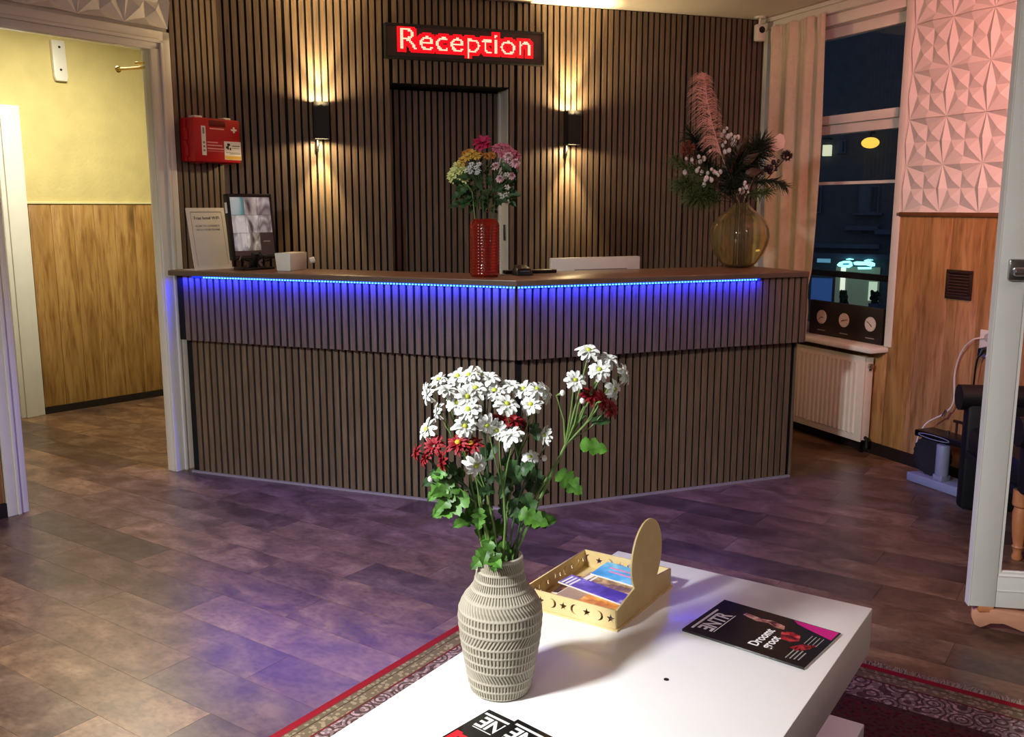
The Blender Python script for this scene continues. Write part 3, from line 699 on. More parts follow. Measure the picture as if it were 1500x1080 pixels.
part('panel_oval', MB().tube([(-.02 + .1 * math.cos(a * math.pi / 14), -.0765, .2675 + .011 * math.sin(a * math.pi / 14)) for a in range(29)], .0022, 5), M_grey, t)
part('bracket', MB().box(.0, .13, .03, .042, .345, .358).tube([(.02, .036, .28), (.02, .036, .35)], .006, 8).tube([(.11, .036, .28), (.11, .036, .35)], .006, 8), M_vent, t)
part('pegs', MB().tube([(.12, -.02, .285), (.12, -.02, .33)], .007, 8).tube([(.02, -.02, .285), (.02, -.02, .31)], .006, 8), M_chrome, t)

# ------------------------------------------------------------------ armchair behind the glazed screen
AX = Vector((2.386, 3.991, 0)); t = thing('armchair', 'black upholstered armchair with turned orange wooden legs behind the glass screen', 'armchair', AX, R(172.5))
M_upl = mat('black_upholstery', '#0d0d10', .55, noise=.2, nscale=30)
M_orange = ramp_mat('orange_beech', [(.3, '#a8673c'), (.6, '#c07f50'), (.8, '#cf9265')], (8, 8, 1), 3, 5, .4, .4)
part('seat', MB().box(-.15, .27, -.30, .30, .30, .43), M_upl, t, bevel=.04)
part('backrest', MB().box(-.19, -.10, -.31, .31, .32, .95), M_upl, t, bevel=.04)
for s_ in (-1, 1):
    y0 = s_ * .34
    arm = MB().box(-.11, .27, y0 - .04, y0 + .04, .29 if s_ > 0 else .012, .56)
    part('armrest', arm, M_upl, t, bevel=.02)
    part('arm_roll', MB().tube([(-.11, y0 + s_ * .012, .555), (.30, y0 + s_ * .012, .555)], .062, 16), M_upl, t, smooth=True)
part('apron', MB().box(-.15, .27, -.30, .30, .265, .31), M_upl, t, bevel=.01)
legp = [(.018, 0), (.022, .01), (.016, .03), (.02, .05), (.024, .055), (.019, .065), (.024, .09), (.03, .15), (.032, .2), (.026, .225), (.036, .235), (.036, .30)]
for px_, py_ in ((.24, .31), (-.12, .31), (-.12, -.26)): part('leg', MB().lathe(legp, 14, (px_, py_, 0), True, True), M_orange, t, smooth=True)

# ------------------------------------------------------------------ glazed white screen on carved feet (right edge of view)
G0 = Vector((1.5816, 3.047, 0)); RZG = -.165
t = thing('glazed_screen', 'tall white framed glass panel on carved wooden feet at the right edge', 'screen', G0, RZG)
M_pgreen = mat('pale_grey_green_paint', '#d4d4cb', .35, noise=.04, nscale=6)
GW, GT = .72, 2.12
fr_ = MB().box(0, .083, 0, .04, .09, GT); part('stile', fr_, M_pgreen, t, bevel=.004)
part('stile', MB().box(GW - .083, GW, 0, .04, .09, GT), M_pgreen, t, bevel=.004)
part('bottom_rail', MB().box(.083, GW - .083, .002, .038, .09, .205).box(.083, GW - .083, -.001, .002, .15, .153), M_pgreen, t, bevel=.003)
part('top_rail', MB().box(.083, GW - .083, .002, .038, GT - .1, GT), M_pgreen, t, bevel=.003)
part('glazing_bead', MB().box(.083, .093, .004, .03, .205, GT - .1).box(.093, GW - .083, .004, .03, .205, .218).add([(.083, -.002, .205), (GW - .083, -.002, .205), (GW - .083, .012, .222), (.093, .012, .222)], [(0, 1, 2, 3)]), M_whitewood, t)
part('glass', MB().box(.085, GW - .085, .018, .022, .207, GT - .1), M_glassdoor, t)
part('clamp', MB().box(.024, .085, -.018, 0, 1.215, 1.285).tube([(.035, -.028, 1.245), (.085, -.028, 1.245)], .015, 12), M_chrome, t, bevel=.006, label='chrome clamp fitting on the frame')
part('edge_highlight', MB().box(-.004, 0, .0, .04, .09, GT), M_white, t)  # lit outer edge of the stile, put into the colour as a whiter strip
for xf_ in (.03, GW - .12):
    foot = MB().prism([(.0, .0), (.02, -.008), (.05, .012), (.09, .018), (.15, .0), (.21, -.018), (.24, .0), (.24, .052), (.17, .062), (.03, .066), (-.012, .05), (-.012, .028)], -.02, .02)
    foot.xf(Matrix.Translation((xf_, .03, .018)) @ Matrix.Rotation(R(-14), 4, 'Z') @ Matrix.Rotation(R(90), 4, 'X'))
    ft = part('carved_foot', foot, mat('pink_beech', '#c08a6c', .45, noise=.12, nscale=14) if 'pink_beech' not in bpy.data.materials else bpy.data.materials['pink_beech'], t, bevel=.004)
    part('foot_block', MB().box(xf_ + .0, xf_ + .05, .0, .04, .07, .092), M_orange, t, bevel=.003)

# ------------------------------------------------------------------ rug
def rug_mat():
    m = bpy.data.materials.new('oriental_rug_weave'); m.use_nodes = True; nt = m.node_tree; b = nt.nodes['Principled BSDF']; N = nt.nodes.new; L = nt.links.new
    b.inputs['Roughness'].default_value = .95; b.inputs['Specular IOR Level'].default_value = .1
    tc = N('ShaderNodeTexCoord'); sp = N('ShaderNodeSeparateXYZ'); L(tc.outputs['Object'], sp.inputs[0])
    def math_(op, a, bb=None):
        n = N('ShaderNodeMath'); n.operation = op
        for i, q in enumerate((a, bb)):
            if q is None: continue
            if isinstance(q, (int, float)): n.inputs[i].default_value = q
            else: L(q, n.inputs[i])
        return n.outputs[0]
    # distance to the border: rug spans x 0..2.6, y -1.9..0
    dx = math_('MINIMUM', sp.outputs[0], math_('SUBTRACT', 2.6, sp.outputs[0])); dy = math_('MINIMUM', math_('MULTIPLY', sp.outputs[1], -1), math_('ADD', sp.outputs[1], 1.9))
    d = math_('MINIMUM', dx, dy)
    cr = N('ShaderNodeValToRGB'); cr.color_ramp.interpolation = 'CONSTANT'; e = cr.color_ramp.elements
    bands = [(0, '#8f1c26'), (.028, '#8f8468'), (.05, '#40352a'), (.054, '#9a8a6c'), (.09, '#7a1f22'), (.10, '#b39a98'), (.22, '#4a2530'), (.25, '#6d1822'), (.27, '#5a1a22')]
    while len(e) < len(bands): e.new(.5)
    for q, (p, c) in enumerate(bands): e[q].position = p; e[q].color = lin(c)
    L(d, cr.inputs[0])
    vo = N('ShaderNodeTexVoronoi'); vo.inputs['Scale'].default_value = 17; L(tc.outputs['Object'], vo.inputs['Vector'])
    wv = N('ShaderNodeMath'); wv.operation = 'SINE'; L(math_('MULTIPLY', vo.outputs['Distance'], 26), wv.inputs[0])
    gt = math_('GREATER_THAN', wv.outputs[0], .25)
    vo2 = N('ShaderNodeTexVoronoi'); vo2.inputs['Scale'].default_value = 60; L(tc.outputs['Object'], vo2.inputs['Vector'])
    gt2 = math_('GREATER_THAN', vo2.outputs['Distance'], .42)
    notred = math_('GREATER_THAN', d, .028)
    big = math_('MULTIPLY', gt, math_('GREATER_THAN', d, .1)); sm = math_('MULTIPLY', gt2, notred)
    m1 = N('ShaderNodeMix'); m1.data_type = 'RGBA'; L(math_('MULTIPLY', big, .85), m1.inputs[0]); L(cr.outputs[0], m1.inputs[6]); m1.inputs[7].default_value = lin('#3b1722')
    m2 = N('ShaderNodeMix'); m2.data_type = 'RGBA'; L(math_('MULTIPLY', sm, .6), m2.inputs[0]); L(m1.outputs[2], m2.inputs[6]); m2.inputs[7].default_value = lin('#4b3a2c')
    L(m2.outputs[2], b.inputs['Base Color'])
    n = N('ShaderNodeTexNoise'); n.inputs['Scale'].default_value = 500; L(tc.outputs['Object'], n.inputs['Vector'])
    bp = N('ShaderNodeBump'); bp.inputs['Strength'].default_value = .5; bp.inputs['Distance'].default_value = .004; L(n.outputs['Fac'], bp.inputs['Height']); L(bp.outputs[0], b.inputs['Normal'])
    return m
RUG = thing('oriental_rug', 'red bordered oriental rug with fringe lying under the coffee table', 'rug', mloc(-1.895, 2.937, 0), RZ_MAIN)
part('pile', MB().box(0, 2.6, -1.9, 0, .001, .011), rug_mat(), RUG, bevel=.003)
fg = MB()
for i in range(900):
    x = 2.6 * (i + random.random()) / 900; dx = random.uniform(-.02, .02); ln = random.uniform(.02, .05)
    fg.tube([(x, -.004, .008), (x + dx * .5, ln * .6, .008 + random.uniform(0, .006)), (x + dx, ln, .003)], .0009, 3, False)
part('fringe', fg, mat('cream_fringe', '#b5a594', .9, noise=.1), RUG, stuff=True)

# ------------------------------------------------------------------ coffee table
TBZ = .45
t = thing('coffee_table', 'low white gloss two-tier coffee table standing on the rug', 'table', mloc(-1.232, 2.345, .011), RZ_MAIN + R(.6))
TW, TL = .722, 1.32
part('table_top', MB().box(0, TW, -TL, 0, .319, TBZ - .011), M_gloss, t, bevel=.003)
part('base_slab', MB().box(0, TW, -TL, 0, .0, .12), M_gloss, t, bevel=.003)
part('pivot_block', MB().box(TW / 2 - .17, TW / 2 + .17, -TL / 2 - .25, -TL / 2 + .25, .12, .319), M_gloss, t, bevel=.003)
part('black_plug', MB().tube([tuple(Matrix.Rotation(-RZ_MAIN - R(.6), 3, 'Z') @ (mloc(-.783, 1.724, TBZ) - mloc(-1.232, 2.345, .011)) + Vector((0, 0, -.001))), tuple(Matrix.Rotation(-RZ_MAIN - R(.6), 3, 'Z') @ (mloc(-.783, 1.724, TBZ) - mloc(-1.232, 2.345, .011)) + Vector((0, 0, .0015)))], .0055, 12), M_print, t, label='small black dot on the table top')

# ceramic vase
VB = Vector((-.0245, 1.8295, TBZ))
prof = [(.056, 0), (.063, .005), (.0675, .02), (.072, .045), (.078, .08), (.0835, .115), (.087, .15), (.0882, .168), (.087, .183), (.082, .198), (.074, .211), (.065, .222), (.0575, .232), (.0535, .243), (.0505, .258), (.048, .275), (.0465, .295)]
def pz(z):
    for (r0, z0), (r1, z1) in zip(prof, prof[1:]):
        if z0 <= z <= z1: return r0 + (r1 - r0) * (z - z0) / (z1 - z0)
    return prof[-1][0]
t = thing('ceramic_vase', 'sand coloured ceramic vase with carved rows of dashes on the coffee table', 'vase', VB)
NZ, NA = 200, 330
bands = []; z = .006; kk = 0
order = [0, 0, 1, 0, 0, 0, 2, 0, 0, 1, 0, 0, 0, 1, 0, 0]
while z < .288:
    ty = order[kk % len(order)]; h = .015 if ty == 0 else .022
    bands.append((z, z + h, ty)); z += h + .0035; kk += 1
depth_attr = []
vb_ = MB()
for i in range(NZ + 1):
    z = .295 * i / NZ; r = pz(z); bd = next((b for b in bands if b[0] <= z <= b[1]), None)
    for k in range(NA):
        a = 2 * math.pi * k / NA; g = 0
        if bd:
            v = (z - bd[0]) / (bd[1] - bd[0])
            ph = a * 66 / (2 * math.pi) + (0 if bd[2] == 0 else (v * 1.6 if bd[2] == 1 else -v * 1.6))
            fr0 = ph - math.floor(ph); g = max(0, 1 - abs(fr0 - .5) / .26); g = min(1, g * 1.6) * min(1, min(v, 1 - v) * 9)
        depth_attr.append(g); rr = r - .0024 * g + (0.0006 if not bd else 0)
        vb_.v.append((rr * math.cos(a), rr * math.sin(a), z))
for i in range(NZ):
    for k in range(NA): vb_.f.append([i * NA + k, i * NA + (k + 1) % NA, (i + 1) * NA + (k + 1) % NA, (i + 1) * NA + k])
n0 = NZ * NA
o_ = len(vb_.v)
for (r, z) in ((.0435, .297), (.041, .292), (.042, .24), (.07, .18), (.06, .03), (.001, .02)):
    for k in range(NA):
        a = 2 * math.pi * k / NA; vb_.v.append((r * math.cos(a), r * math.sin(a), z)); depth_attr.append(0)
for q in range(6):
    b0 = n0 if q == 0 else o_ + (q - 1) * NA; b1 = o_ + q * NA
    for k in range(NA): vb_.f.append([b0 + k, b0 + (k + 1) % NA, b1 + (k + 1) % NA, b1 + k])
vb_.f.append([k for k in range(NA)][::-1])
vme = vb_.mesh('vase_body', True)
at_ = vme.attributes.new('groove', 'FLOAT', 'POINT'); at_.data.foreach_set('value', depth_attr)
mv = mat('carved_stoneware', '#a59e8c', .7, noise=.06, nscale=40)
nt = mv.node_tree; b = nt.nodes['Principled BSDF']; an = nt.nodes.new('ShaderNodeAttribute'); an.attribute_name = 'groove'
mx = nt.nodes.new('ShaderNodeMix'); mx.data_type = 'RGBA'; nt.links.new(an.outputs['Fac'], mx.inputs[0])
src = b.inputs['Base Color'].links[0].from_socket; nt.links.new(src, mx.inputs[6]); mx.inputs[7].default_value = lin('#7b7461'); nt.links.new(mx.outputs[2], b.inputs['Base Color'])
part('vase_body', vme, mv, t)

# ------------------------------------------------------------------ flowers
def bloom(rings, seed, curl=.25):
    rnd = random.Random(seed); mb = MB()
    for (n, ln, wd, el, off) in rings:
        for k in range(n):
            a = 2 * math.pi * (k + off + rnd.uniform(-.32, .32)) / n; e = R(el + rnd.uniform(-15, 13)); l = ln * rnd.uniform(.78, 1.12)
            ca, sa = math.cos(a), math.sin(a); o = len(mb.v); r, h = .003, .001
            for j, wj in enumerate((.35, .85, 1, .5)):
                if j: 
                    ej = e - curl * j; r += l / 3 * math.cos(ej); h += l / 3 * math.sin(ej)
                w = wd / 2 * wj
                mb.v += [(r * ca - w * sa, r * sa + w * ca, h + w * .35), (r * ca, r * sa, h), (r * ca + w * sa, r * sa - w * ca, h + w * .35)]
            for j in range(3):
                for q in (0, 1): mb.f.append([o + j * 3 + q, o + j * 3 + q + 1, o + j * 3 + 3 + q + 1, o + j * 3 + 3 + q])
    return mb
M_petal = mat('white_petal', '#d3d6cf', .6, noise=.03); M_redp = mat('crimson_petal', '#86111b', .6, noise=.2, nscale=60)
M_eye = mat('yellow_green_eye', '#a7b03a', .7, noise=.2, nscale=300); M_eyey = mat('yellow_eye', '#d8a52a', .7, noise=.2, nscale=300)
M_stem = mat('green_stem', '#5f7a3c', .55, noise=.15); M_stemdk = mat('dark_stem', '#33482a', .55, noise=.15)
M_leaf = mat('chrysanthemum_leaf', '#416c22', .5, noise=.5, nscale=45, rnd=.3); M_leafdk = mat('dark_leaf', '#2c4a24', .55, noise=.3, nscale=30, rnd=.2)
wh_me = []
for sd in range(4):
    me = bloom([(11, .0255, .0112, 2, 0), (9, .021, .0105, 24, .5), (6, .012, .008, 56, .2)], sd).mesh('bloom', True); me.materials.append(M_petal); wh_me.append(me)
rd_me = []
for sd in range(3):
    me = bloom([(15, .024, .007, 5, 0), (14, .020, .0065, 25, .5), (11, .015, .006, 45, .3), (7, .009, .005, 68, .1)], sd + 20, .18).mesh('bloom', True); me.materials.append(M_redp); rd_me.append(me)
eye_me = MB().ball((0, 0, .0035), .0055, 10, 6, (1, 1, .7)).mesh('bloom_center', True); eye_me.materials.append(M_eye)
eyey_me = MB().ball((0, 0, .006), .006, 10, 6, (1, 1, .7)).mesh('bloom_center', True); eyey_me.materials.append(M_eyey)
def leaf_mesh(ln, wd, m, seed=0, lobes=4):
    rnd = random.Random(seed); mb = MB(); pts = []
    n = lobes * 6
    for s in (1, -1):
        for i in range(n + 1):
            u = i / n; env = math.sin(math.pi * min(1, .08 + u * .95)) ** .7 * (1 - .25 * u); lob = .46 + .54 * abs(math.sin(u * math.pi * lobes + .35 * u)) ** .8 + (.10 if i % 2 else -.04)
            pts.append((u, s * env * lob * wd / 2 * (1 if i not in (0, n) else .15)))
    L0 = pts[:n + 1]; R0 = pts[n + 1:]
    zf = lambda u, y: -.35 * ln * u * u + .25 * abs(y) + .04 * ln * math.sin(u * 9 + y * 60)
    vs = []; 
    for i in range(n + 1):
        u = L0[i][0]; vs += [(u * ln, L0[i][1], zf(u, L0[i][1])), (u * ln, 0, zf(u, 0) - .002), (u * ln, R0[i][1], zf(u, R0[i][1]))]
    fs = []
    for i in range(n):
        for q in (0, 1): fs.append([i * 3 + q, i * 3 + q + 1, i * 3 + 4 + q, i * 3 + 3 + q])
    mb.add(vs, fs); me = mb.mesh('leaf', True); me.materials.append(m); return me
lf_me = [leaf_mesh(.058, .044, M_leaf, 1, 3), leaf_mesh(.068, .05, M_leaf, 2, 4), leaf_mesh(.05, .035, M_leafdk, 3, 3)]
def leafrot(d):
    x = Vector(d).normalized(); z = Vector((0, -1, .75)); z = (z - x * z.dot(x)).normalized(); y = z.cross(x)
    return Matrix((x, y, z)).transposed().to_euler()
def orient(n):
    return Vector(n).normalized().to_track_quat('Z', 'Y').to_euler()
def zp(x, y, Y=1.83): return at(590 + x / 3.0857, 490 + y / 3.0857, Y)
MOUTH = VB + Vector((0, 0, .27))
CTR = zp(350, 420, 1.83)
def spray(name, label, blooms, fork, mes, eyes, stemm, mouth_off, leaves=(), r=.0026, group='chrysanthemum stems in the ceramic vase', sc=1, cat='flower'):
    """blooms: (x, y, Y, normal or None, scale) in world; fork: world point; one stem thing"""
    base = VB + Vector((mouth_off[0] * .6, mouth_off[1] * .6, .03)); mouth = MOUTH + Vector((mouth_off[0], mouth_off[1], .02))
    t = thing(name, label, cat, base, 0, group)
    st = MB(); fk = Vector(fork)
    mid = mouth.lerp(fk, .5) + Vector((random.uniform(-.006, .006), 0, .006))
    st.tube([(0, 0, 0), mouth - base, mid - base, fk - base], [r, r, r * .95, r * .85], 7)
    for (p, nrm, s) in blooms:
        p = Vector(p); n = Vector(nrm).normalized()
        st.tube([fk - base, (fk * .45 + p * .55) - base + Vector((0, 0, -.006)), p - base - n * .014, p - base], [r * .7, r * .55, r * .5, r * 1.3], 6)
    part('stem', st, stemm, t, smooth=True)
    for i, (p, nrm, s) in enumerate(blooms):
        if s < .5:
            part('bud', MB().ball((0, 0, 0), .0055, 8, 6, (1, 1, 1.2)), M_printwhite, t, Vector(p) - base, smooth=True); continue
        me = random.choice(mes)
        bo = link('bloom', me, None, t, Vector(p) - base, orient(nrm), (s * sc,) * 3)
        if eyes and Vector(nrm).normalized().y < -.42: link('bloom_center', eyes, None, bo)
    for (p, dr, s, mi) in leaves:
        q = leafrot(dr)
        link('leaf', lf_me[mi], None, t, Vector(p) - base, q, (s,) * 3)
    return t
up = Vector((0, -.35, 1)); 
def auto(x, y, Y, facing=None, s=1.0):
    p = zp(x, y, Y)
    if facing == 'cam': n = (0, -1, .55)
    elif facing == 'up': n = (p.x - CTR.x, -.45, 1.0)
    elif facing == 'down': n = (p.x - CTR.x, -.8, -.25)
    elif facing == 'left': n = (-1, -.35, .35)
    elif facing == 'right': n = (1, -.4, .4)
    elif facing == 'back': n = (.2, .6, .6)
    else: n = ((p.x - CTR.x) * 6, -.6, .8)
    n = Vector(n).normalized() + Vector((random.uniform(-.42, .42), random.uniform(-.3, .2), random.uniform(-.35, .3)))
    return (p, n, s * random.uniform(.86, 1.0))
spray('white_chrysanthemum', 'white chrysanthemum spray reaching highest to the right above the ceramic vase', [auto(840, 75, 1.84, 'up', 1.05), auto(930, 110, 1.85, 'up'), auto(890, 160, 1.81, 'cam'), auto(780, 208, 1.80, 'cam'), auto(1003, 180, 1.83, 'right', .9), auto(955, 248, 1.81, 'right', .9), auto(722, 265, 1.82, None, .3), auto(812, 300, 1.81, None, .3)], zp(735, 500, 1.83), wh_me, eye_me, M_stem, (.028, .0), [(zp(800, 500, 1.82), (1, -.2, -.05), 1.0, 0), (zp(695, 625, 1.81), (.85, -.3, -.55), 1.0, 1), (zp(770, 400, 1.84), (.7, .2, .5), .7, 2)], .0034)
spray('red_chrysanthemum', 'deep red chrysanthemum stem on the right just below the highest white blooms', [auto(850, 275, 1.82, 'up', 1.05), auto(905, 300, 1.80, 'right', 1.0), auto(940, 335, 1.82, 'right', .9)], zp(745, 490, 1.85), rd_me, None, M_stem, (.02, .012), [(zp(850, 390, 1.83), (.9, -.2, .1), .8, 2)])
spray('white_chrysanthemum', 'white chrysanthemum spray at the far upper left of the ceramic vase bouquet', [auto(112, 268, 1.83, 'left'), auto(200, 250, 1.80, 'up'), auto(158, 350, 1.81, 'left', .95), auto(110, 430, 1.82, 'left'), auto(165, 205, 1.86, 'up', .8)], zp(290, 560, 1.83), wh_me, eye_me, M_stem, (-.03, -.004))
spray('white_chrysanthemum', 'white chrysanthemum spray at the top middle left of the bouquet', [auto(250, 192, 1.85, 'up'), auto(300, 185, 1.83, 'up'), auto(352, 190, 1.86, 'up'), auto(392, 200, 1.84, 'up'), auto(330, 245, 1.81, 'up', 1.05), auto(415, 258, 1.82, 'up', 1.05)], zp(370, 470, 1.85), wh_me, eye_me, M_stemdk, (-.01, .016))
spray('white_chrysanthemum', 'white chrysanthemum spray with open yellow eyed blooms facing front left', [auto(292, 282, 1.79, 'cam', 1.05), auto(298, 340, 1.78, 'cam', 1.1), auto(245, 310, 1.80, 'cam'), auto(280, 418, 1.78, 'cam', 1.0)], zp(330, 600, 1.81), wh_me, eye_me, M_stem, (-.02, -.018))
spray('white_chrysanthemum', 'white chrysanthemum spray at the top right of the main cluster', [auto(490, 232, 1.84, 'up', 1.05), auto(548, 250, 1.83, 'up', 1.05), auto(605, 250, 1.82, 'up'), auto(645, 262, 1.83, 'right'), auto(580, 318, 1.81, 'cam'), auto(470, 318, 1.79, 'up', 1.1)], zp(520, 560, 1.84), wh_me, eye_me, M_stem, (.008, .01), [(zp(545, 720, 1.82), (.5, -.5, -.75), 1.15, 2), (zp(590, 400, 1.84), (.2, -.6, -.6), .8, 2)])
spray('white_chrysanthemum', 'white chrysanthemum stem with drooping blooms in the front middle of the bouquet', [auto(380, 408, 1.78, 'down', 1.0), auto(425, 430, 1.79, 'down', .95), auto(492, 455, 1.77, 'up', 1.15)], zp(455, 700, 1.80), wh_me, eye_me, M_stem, (.006, -.022))
spray('white_chrysanthemum', 'lowest single white chrysanthemum on the left front of the bouquet', [auto(330, 590, 1.76, 'down', 1.05)], zp(350, 800, 1.80), wh_me, eye_me, M_stem, (-.016, -.024), [(zp(345, 640, 1.8), (.2, -.3, -.9), .9, 2), (zp(395, 930, 1.79), (-.3, -.5, -.8), .9, 0), (zp(420, 985, 1.78), (-.1, -.5, -.9), .7, 0)])
spray('white_chrysanthemum', 'thin white chrysanthemum stem with two small side-facing blooms right of centre', [auto(645, 455, 1.83, 'left', .85), auto(577, 555, 1.82, 'cam', .8)], zp(520, 760, 1.83), wh_me, eye_me, M_stemdk, (.018, -.012))
spray('red_chrysanthemum', 'red chrysanthemum stem on the far left with three dark blooms', [auto(140, 505, 1.80, 'cam', 1.05), auto(62, 535, 1.81, 'left', .85), auto(180, 575, 1.79, 'left', 1.0), auto(100, 560, 1.8, 'left', .8), auto(125, 655, 1.80, None, .3)], zp(300, 700, 1.81), rd_me, None, M_stemdk, (-.03, .01), [(zp(300, 735, 1.79), (-1, -.25, -.35), 1.25, 1), (zp(255, 690, 1.8), (-.8, -.5, .0), 1.0, 0), (zp(250, 610, 1.80), (-.9, -.3, .1), 1.1, 2), (zp(230, 720, 1.79), (-.7, -.5, -.5), .9, 0)])
spray('red_chrysanthemum', 'red chrysanthemum stem with yellow centred blooms in the left front', [auto(250, 495, 1.78, 'up', 1.1), auto(312, 500, 1.785, 'up', 1.0)], zp(380, 720, 1.80), rd_me, eyey_me, M_stem, (-.004, -.014))
spray('red_chrysanthemum', 'red chrysanthemum stem half hidden in the middle of the white blooms', [auto(500, 392, 1.82, 'up', 1.05), auto(435, 382, 1.83, 'up', .9), auto(545, 410, 1.83, 'right', .8)], zp(470, 600, 1.85), rd_me, None, M_stemdk, (.01, .022), [(zp(450, 560, 1.85), (.7, -.4, -.4), 1.1, 2), (zp(420, 500, 1.86), (-.6, -.4, -.5), 1.1, 2), (zp(500, 640, 1.85), (-.5, -.5, -.6), 1.1, 2), (zp(560, 610, 1.86), (.7, -.4, -.3), 1.0, 2), (zp(410, 640, 1.85), (-.8, -.3, -.3), 1.1, 2), (zp(480, 760, 1.85), (.4, -.5, -.7), 1.0, 2)])

rl = random.Random(21)
def fill(n, x0, x1, y0, y1, mi=(0, 1, 2, 2)):
    out = []
    for _ in range(n):
        x, y = rl.uniform(x0, x1), rl.uniform(y0, y1)
        out.append((zp(x, y, 1.83 + rl.uniform(-.05, .05)), ((x - 400) / 160 + rl.uniform(-.5, .5), -.3, rl.uniform(-.9, .3)), rl.uniform(.6, 1.15), rl.choice(mi)))
    return out
spray('chrysanthemum_foliage', 'dark leafy stem filling the middle of the ceramic vase bouquet', [auto(470, 520, 1.86, None, .3)], zp(450, 700, 1.85), wh_me, None, M_stemdk, (.004, .004), fill(16, 340, 560, 560, 860, (2, 2, 1)), cat='foliage')
spray('chrysanthemum_foliage', 'leafy stem low on the left of the ceramic vase bouquet', [auto(210, 640, 1.8, None, .3)], zp(330, 760, 1.81), wh_me, None, M_stem, (-.03, -.012), fill(7, 190, 330, 600, 760) + fill(6, 370, 440, 900, 1010, (0, 1)), cat='foliage')
spray('chrysanthemum_foliage', 'leafy stem on the right of the ceramic vase bouquet', [auto(640, 560, 1.84, None, .3)], zp(560, 760, 1.83), wh_me, None, M_stemdk, (.03, -.006), fill(5, 480, 600, 700, 880, (2, 2, 1)), cat='foliage')

# ------------------------------------------------------------------ wooden tray with cut-out moons and stars
TR = thing('wooden_tray', 'pale plywood tray with moon and star cut-outs and tall oval handle on the coffee table', 'tray', mloc(-1.243, 1.862, TBZ), RZ_MAIN + R(1.5))
M_ply = ramp_mat('pale_plywood', [(.3, '#c8b078'), (.6, '#d6bf88'), (.8, '#e2cd9a')], (3, 3, 14), 3, 4, .3, .55)
TA, TB, TH = .262, .318, .048
part('bottom', MB().box(-.004, TA + .004, -.004, TB + .004, 0, .005), M_ply, TR)
def star(cx, cy, r):
    return [(cx + (r if i % 2 == 0 else r * .42) * math.sin(i * math.pi / 5), cy + (r if i % 2 == 0 else r * .42) * math.cos(i * math.pi / 5)) for i in range(10)]
def moon(cx, cy, r, s):
    P = [(cx + s * r * math.cos(R(a)), cy + r * math.sin(R(a))) for a in range(-100, 101, 20)]
    P += [(cx + s * (-.28 * r + .78 * r * math.cos(R(a))), cy + .9 * r * math.sin(R(a))) for a in range(95, -96, -19)]
    return P
def side(length, flip=1):
    sp = [[(0, 0), (length, 0), (length, TH), (0, TH)]]
    n = int(length / .031); pitch = length / n
    for i in range(n):
        cx_ = pitch * (i + .5)
        sp.append(star(cx_, TH * .5, .0115) if i % 2 else moon(cx_, TH * .5, .0125, flip if (i // 2) % 2 else -flip))
    return sp
part('side_panel', curve_plate(side(TA), .002), M_ply, TR, (0, .002, .004), (R(90), 0, 0))
part('side_panel', curve_plate(side(TA), .002), M_ply, TR, (0, TB - .002, .004), (R(90), 0, 0))
part('side_panel', curve_plate(side(TB, -1), .002), M_ply, TR, (.002, 0, .004), (R(90), 0, R(90)))
hl = [(0, 0), (TB, 0), (TB, TH)]
ec, ea, eb, ez = .165, .088, .098, .13
for a in range(-47, 228, 11): hl.append((ec + ea * math.cos(R(a)), ez + eb * math.sin(R(a))))
hl.append((0, TH))
part('handle_panel', curve_plate([hl], .0022), M_ply, TR, (TA - .002, 0, .004), (R(90), 0, R(90)))
def brochure(name, label, loc, rz, w, h, art, tilt=0, z=0.006):
    t = thing(name, label, 'brochure', loc, rz, 'brochures lying in the wooden tray')
    t.rotation_euler = (0, tilt, rz)
    part('cover', MB().box(-w / 2, w / 2, -h / 2, h / 2, 0, .004), M_paper, t)
    for nm, mb, m in art: part(nm, mb, m, t)
    return t
def trl(a, b, z): return fr(TR.location, RZ_MAIN + R(1.5), a, b, z)
blu = ramp_mat('blue_sky_print', [(.35, '#2f8fd0'), (.55, '#56b4ea'), (.75, '#a9dcf6')], (1, 1, 1), 18, 4, .5, .35)
vio = ramp_mat('violet_print', [(.35, '#2d1f78'), (.5, '#4533a8'), (.62, '#6a58c0'), (.72, '#c9c3e8')], (1, 1, 1), 16, 4, .5, .3)
org = ramp_mat('orange_print', [(.35, '#a8521e'), (.5, '#d98a2c'), (.62, '#f0bf5a'), (.72, '#f4e0a8')], (1, 1, 1), 22, 4, .5, .35)
brn = ramp_mat('brown_photo_print', [(.35, '#3a2a22'), (.5, '#8a6a4a'), (.65, '#c9a878')], (1, 1, 1), 26, 4, .5, .35)
grn = ramp_mat('dark_photo_print', [(.35, '#1d1c28'), (.5, '#54342a'), (.62, '#c9743a'), (.75, '#e6d0b0')], (1, 1, 1), 30, 4, .5, .35)
tz = .006
brochure('brochure', 'sky blue brochure at the back of the wooden tray', trl(.165, .255, tz + .022), RZ_MAIN + R(2), .17, .10, [('print', MB().box(-.084, .084, -.049, .049, .004, .0046), blu), ('title_line', MB().box(-.05, .03, -.012, -.004, .0046, .005).box(-.06, .0, .012, .02, .0046, .005), mat('pink_line', '#d884b8', .5, noise=.02))], R(3))
brochure('brochure', 'brown photo brochure with white stripes in the middle of the wooden tray', trl(.16, .175, tz + .017), RZ_MAIN - R(4), .19, .09, [('print', MB().box(-.094, .094, -.044, .044, .004, .0046), brn), ('stripes', MB().box(-.085, -.072, -.04, .03, .0046, .005).box(-.066, -.06, -.04, .03, .0046, .005), M_printwhite)], R(2))
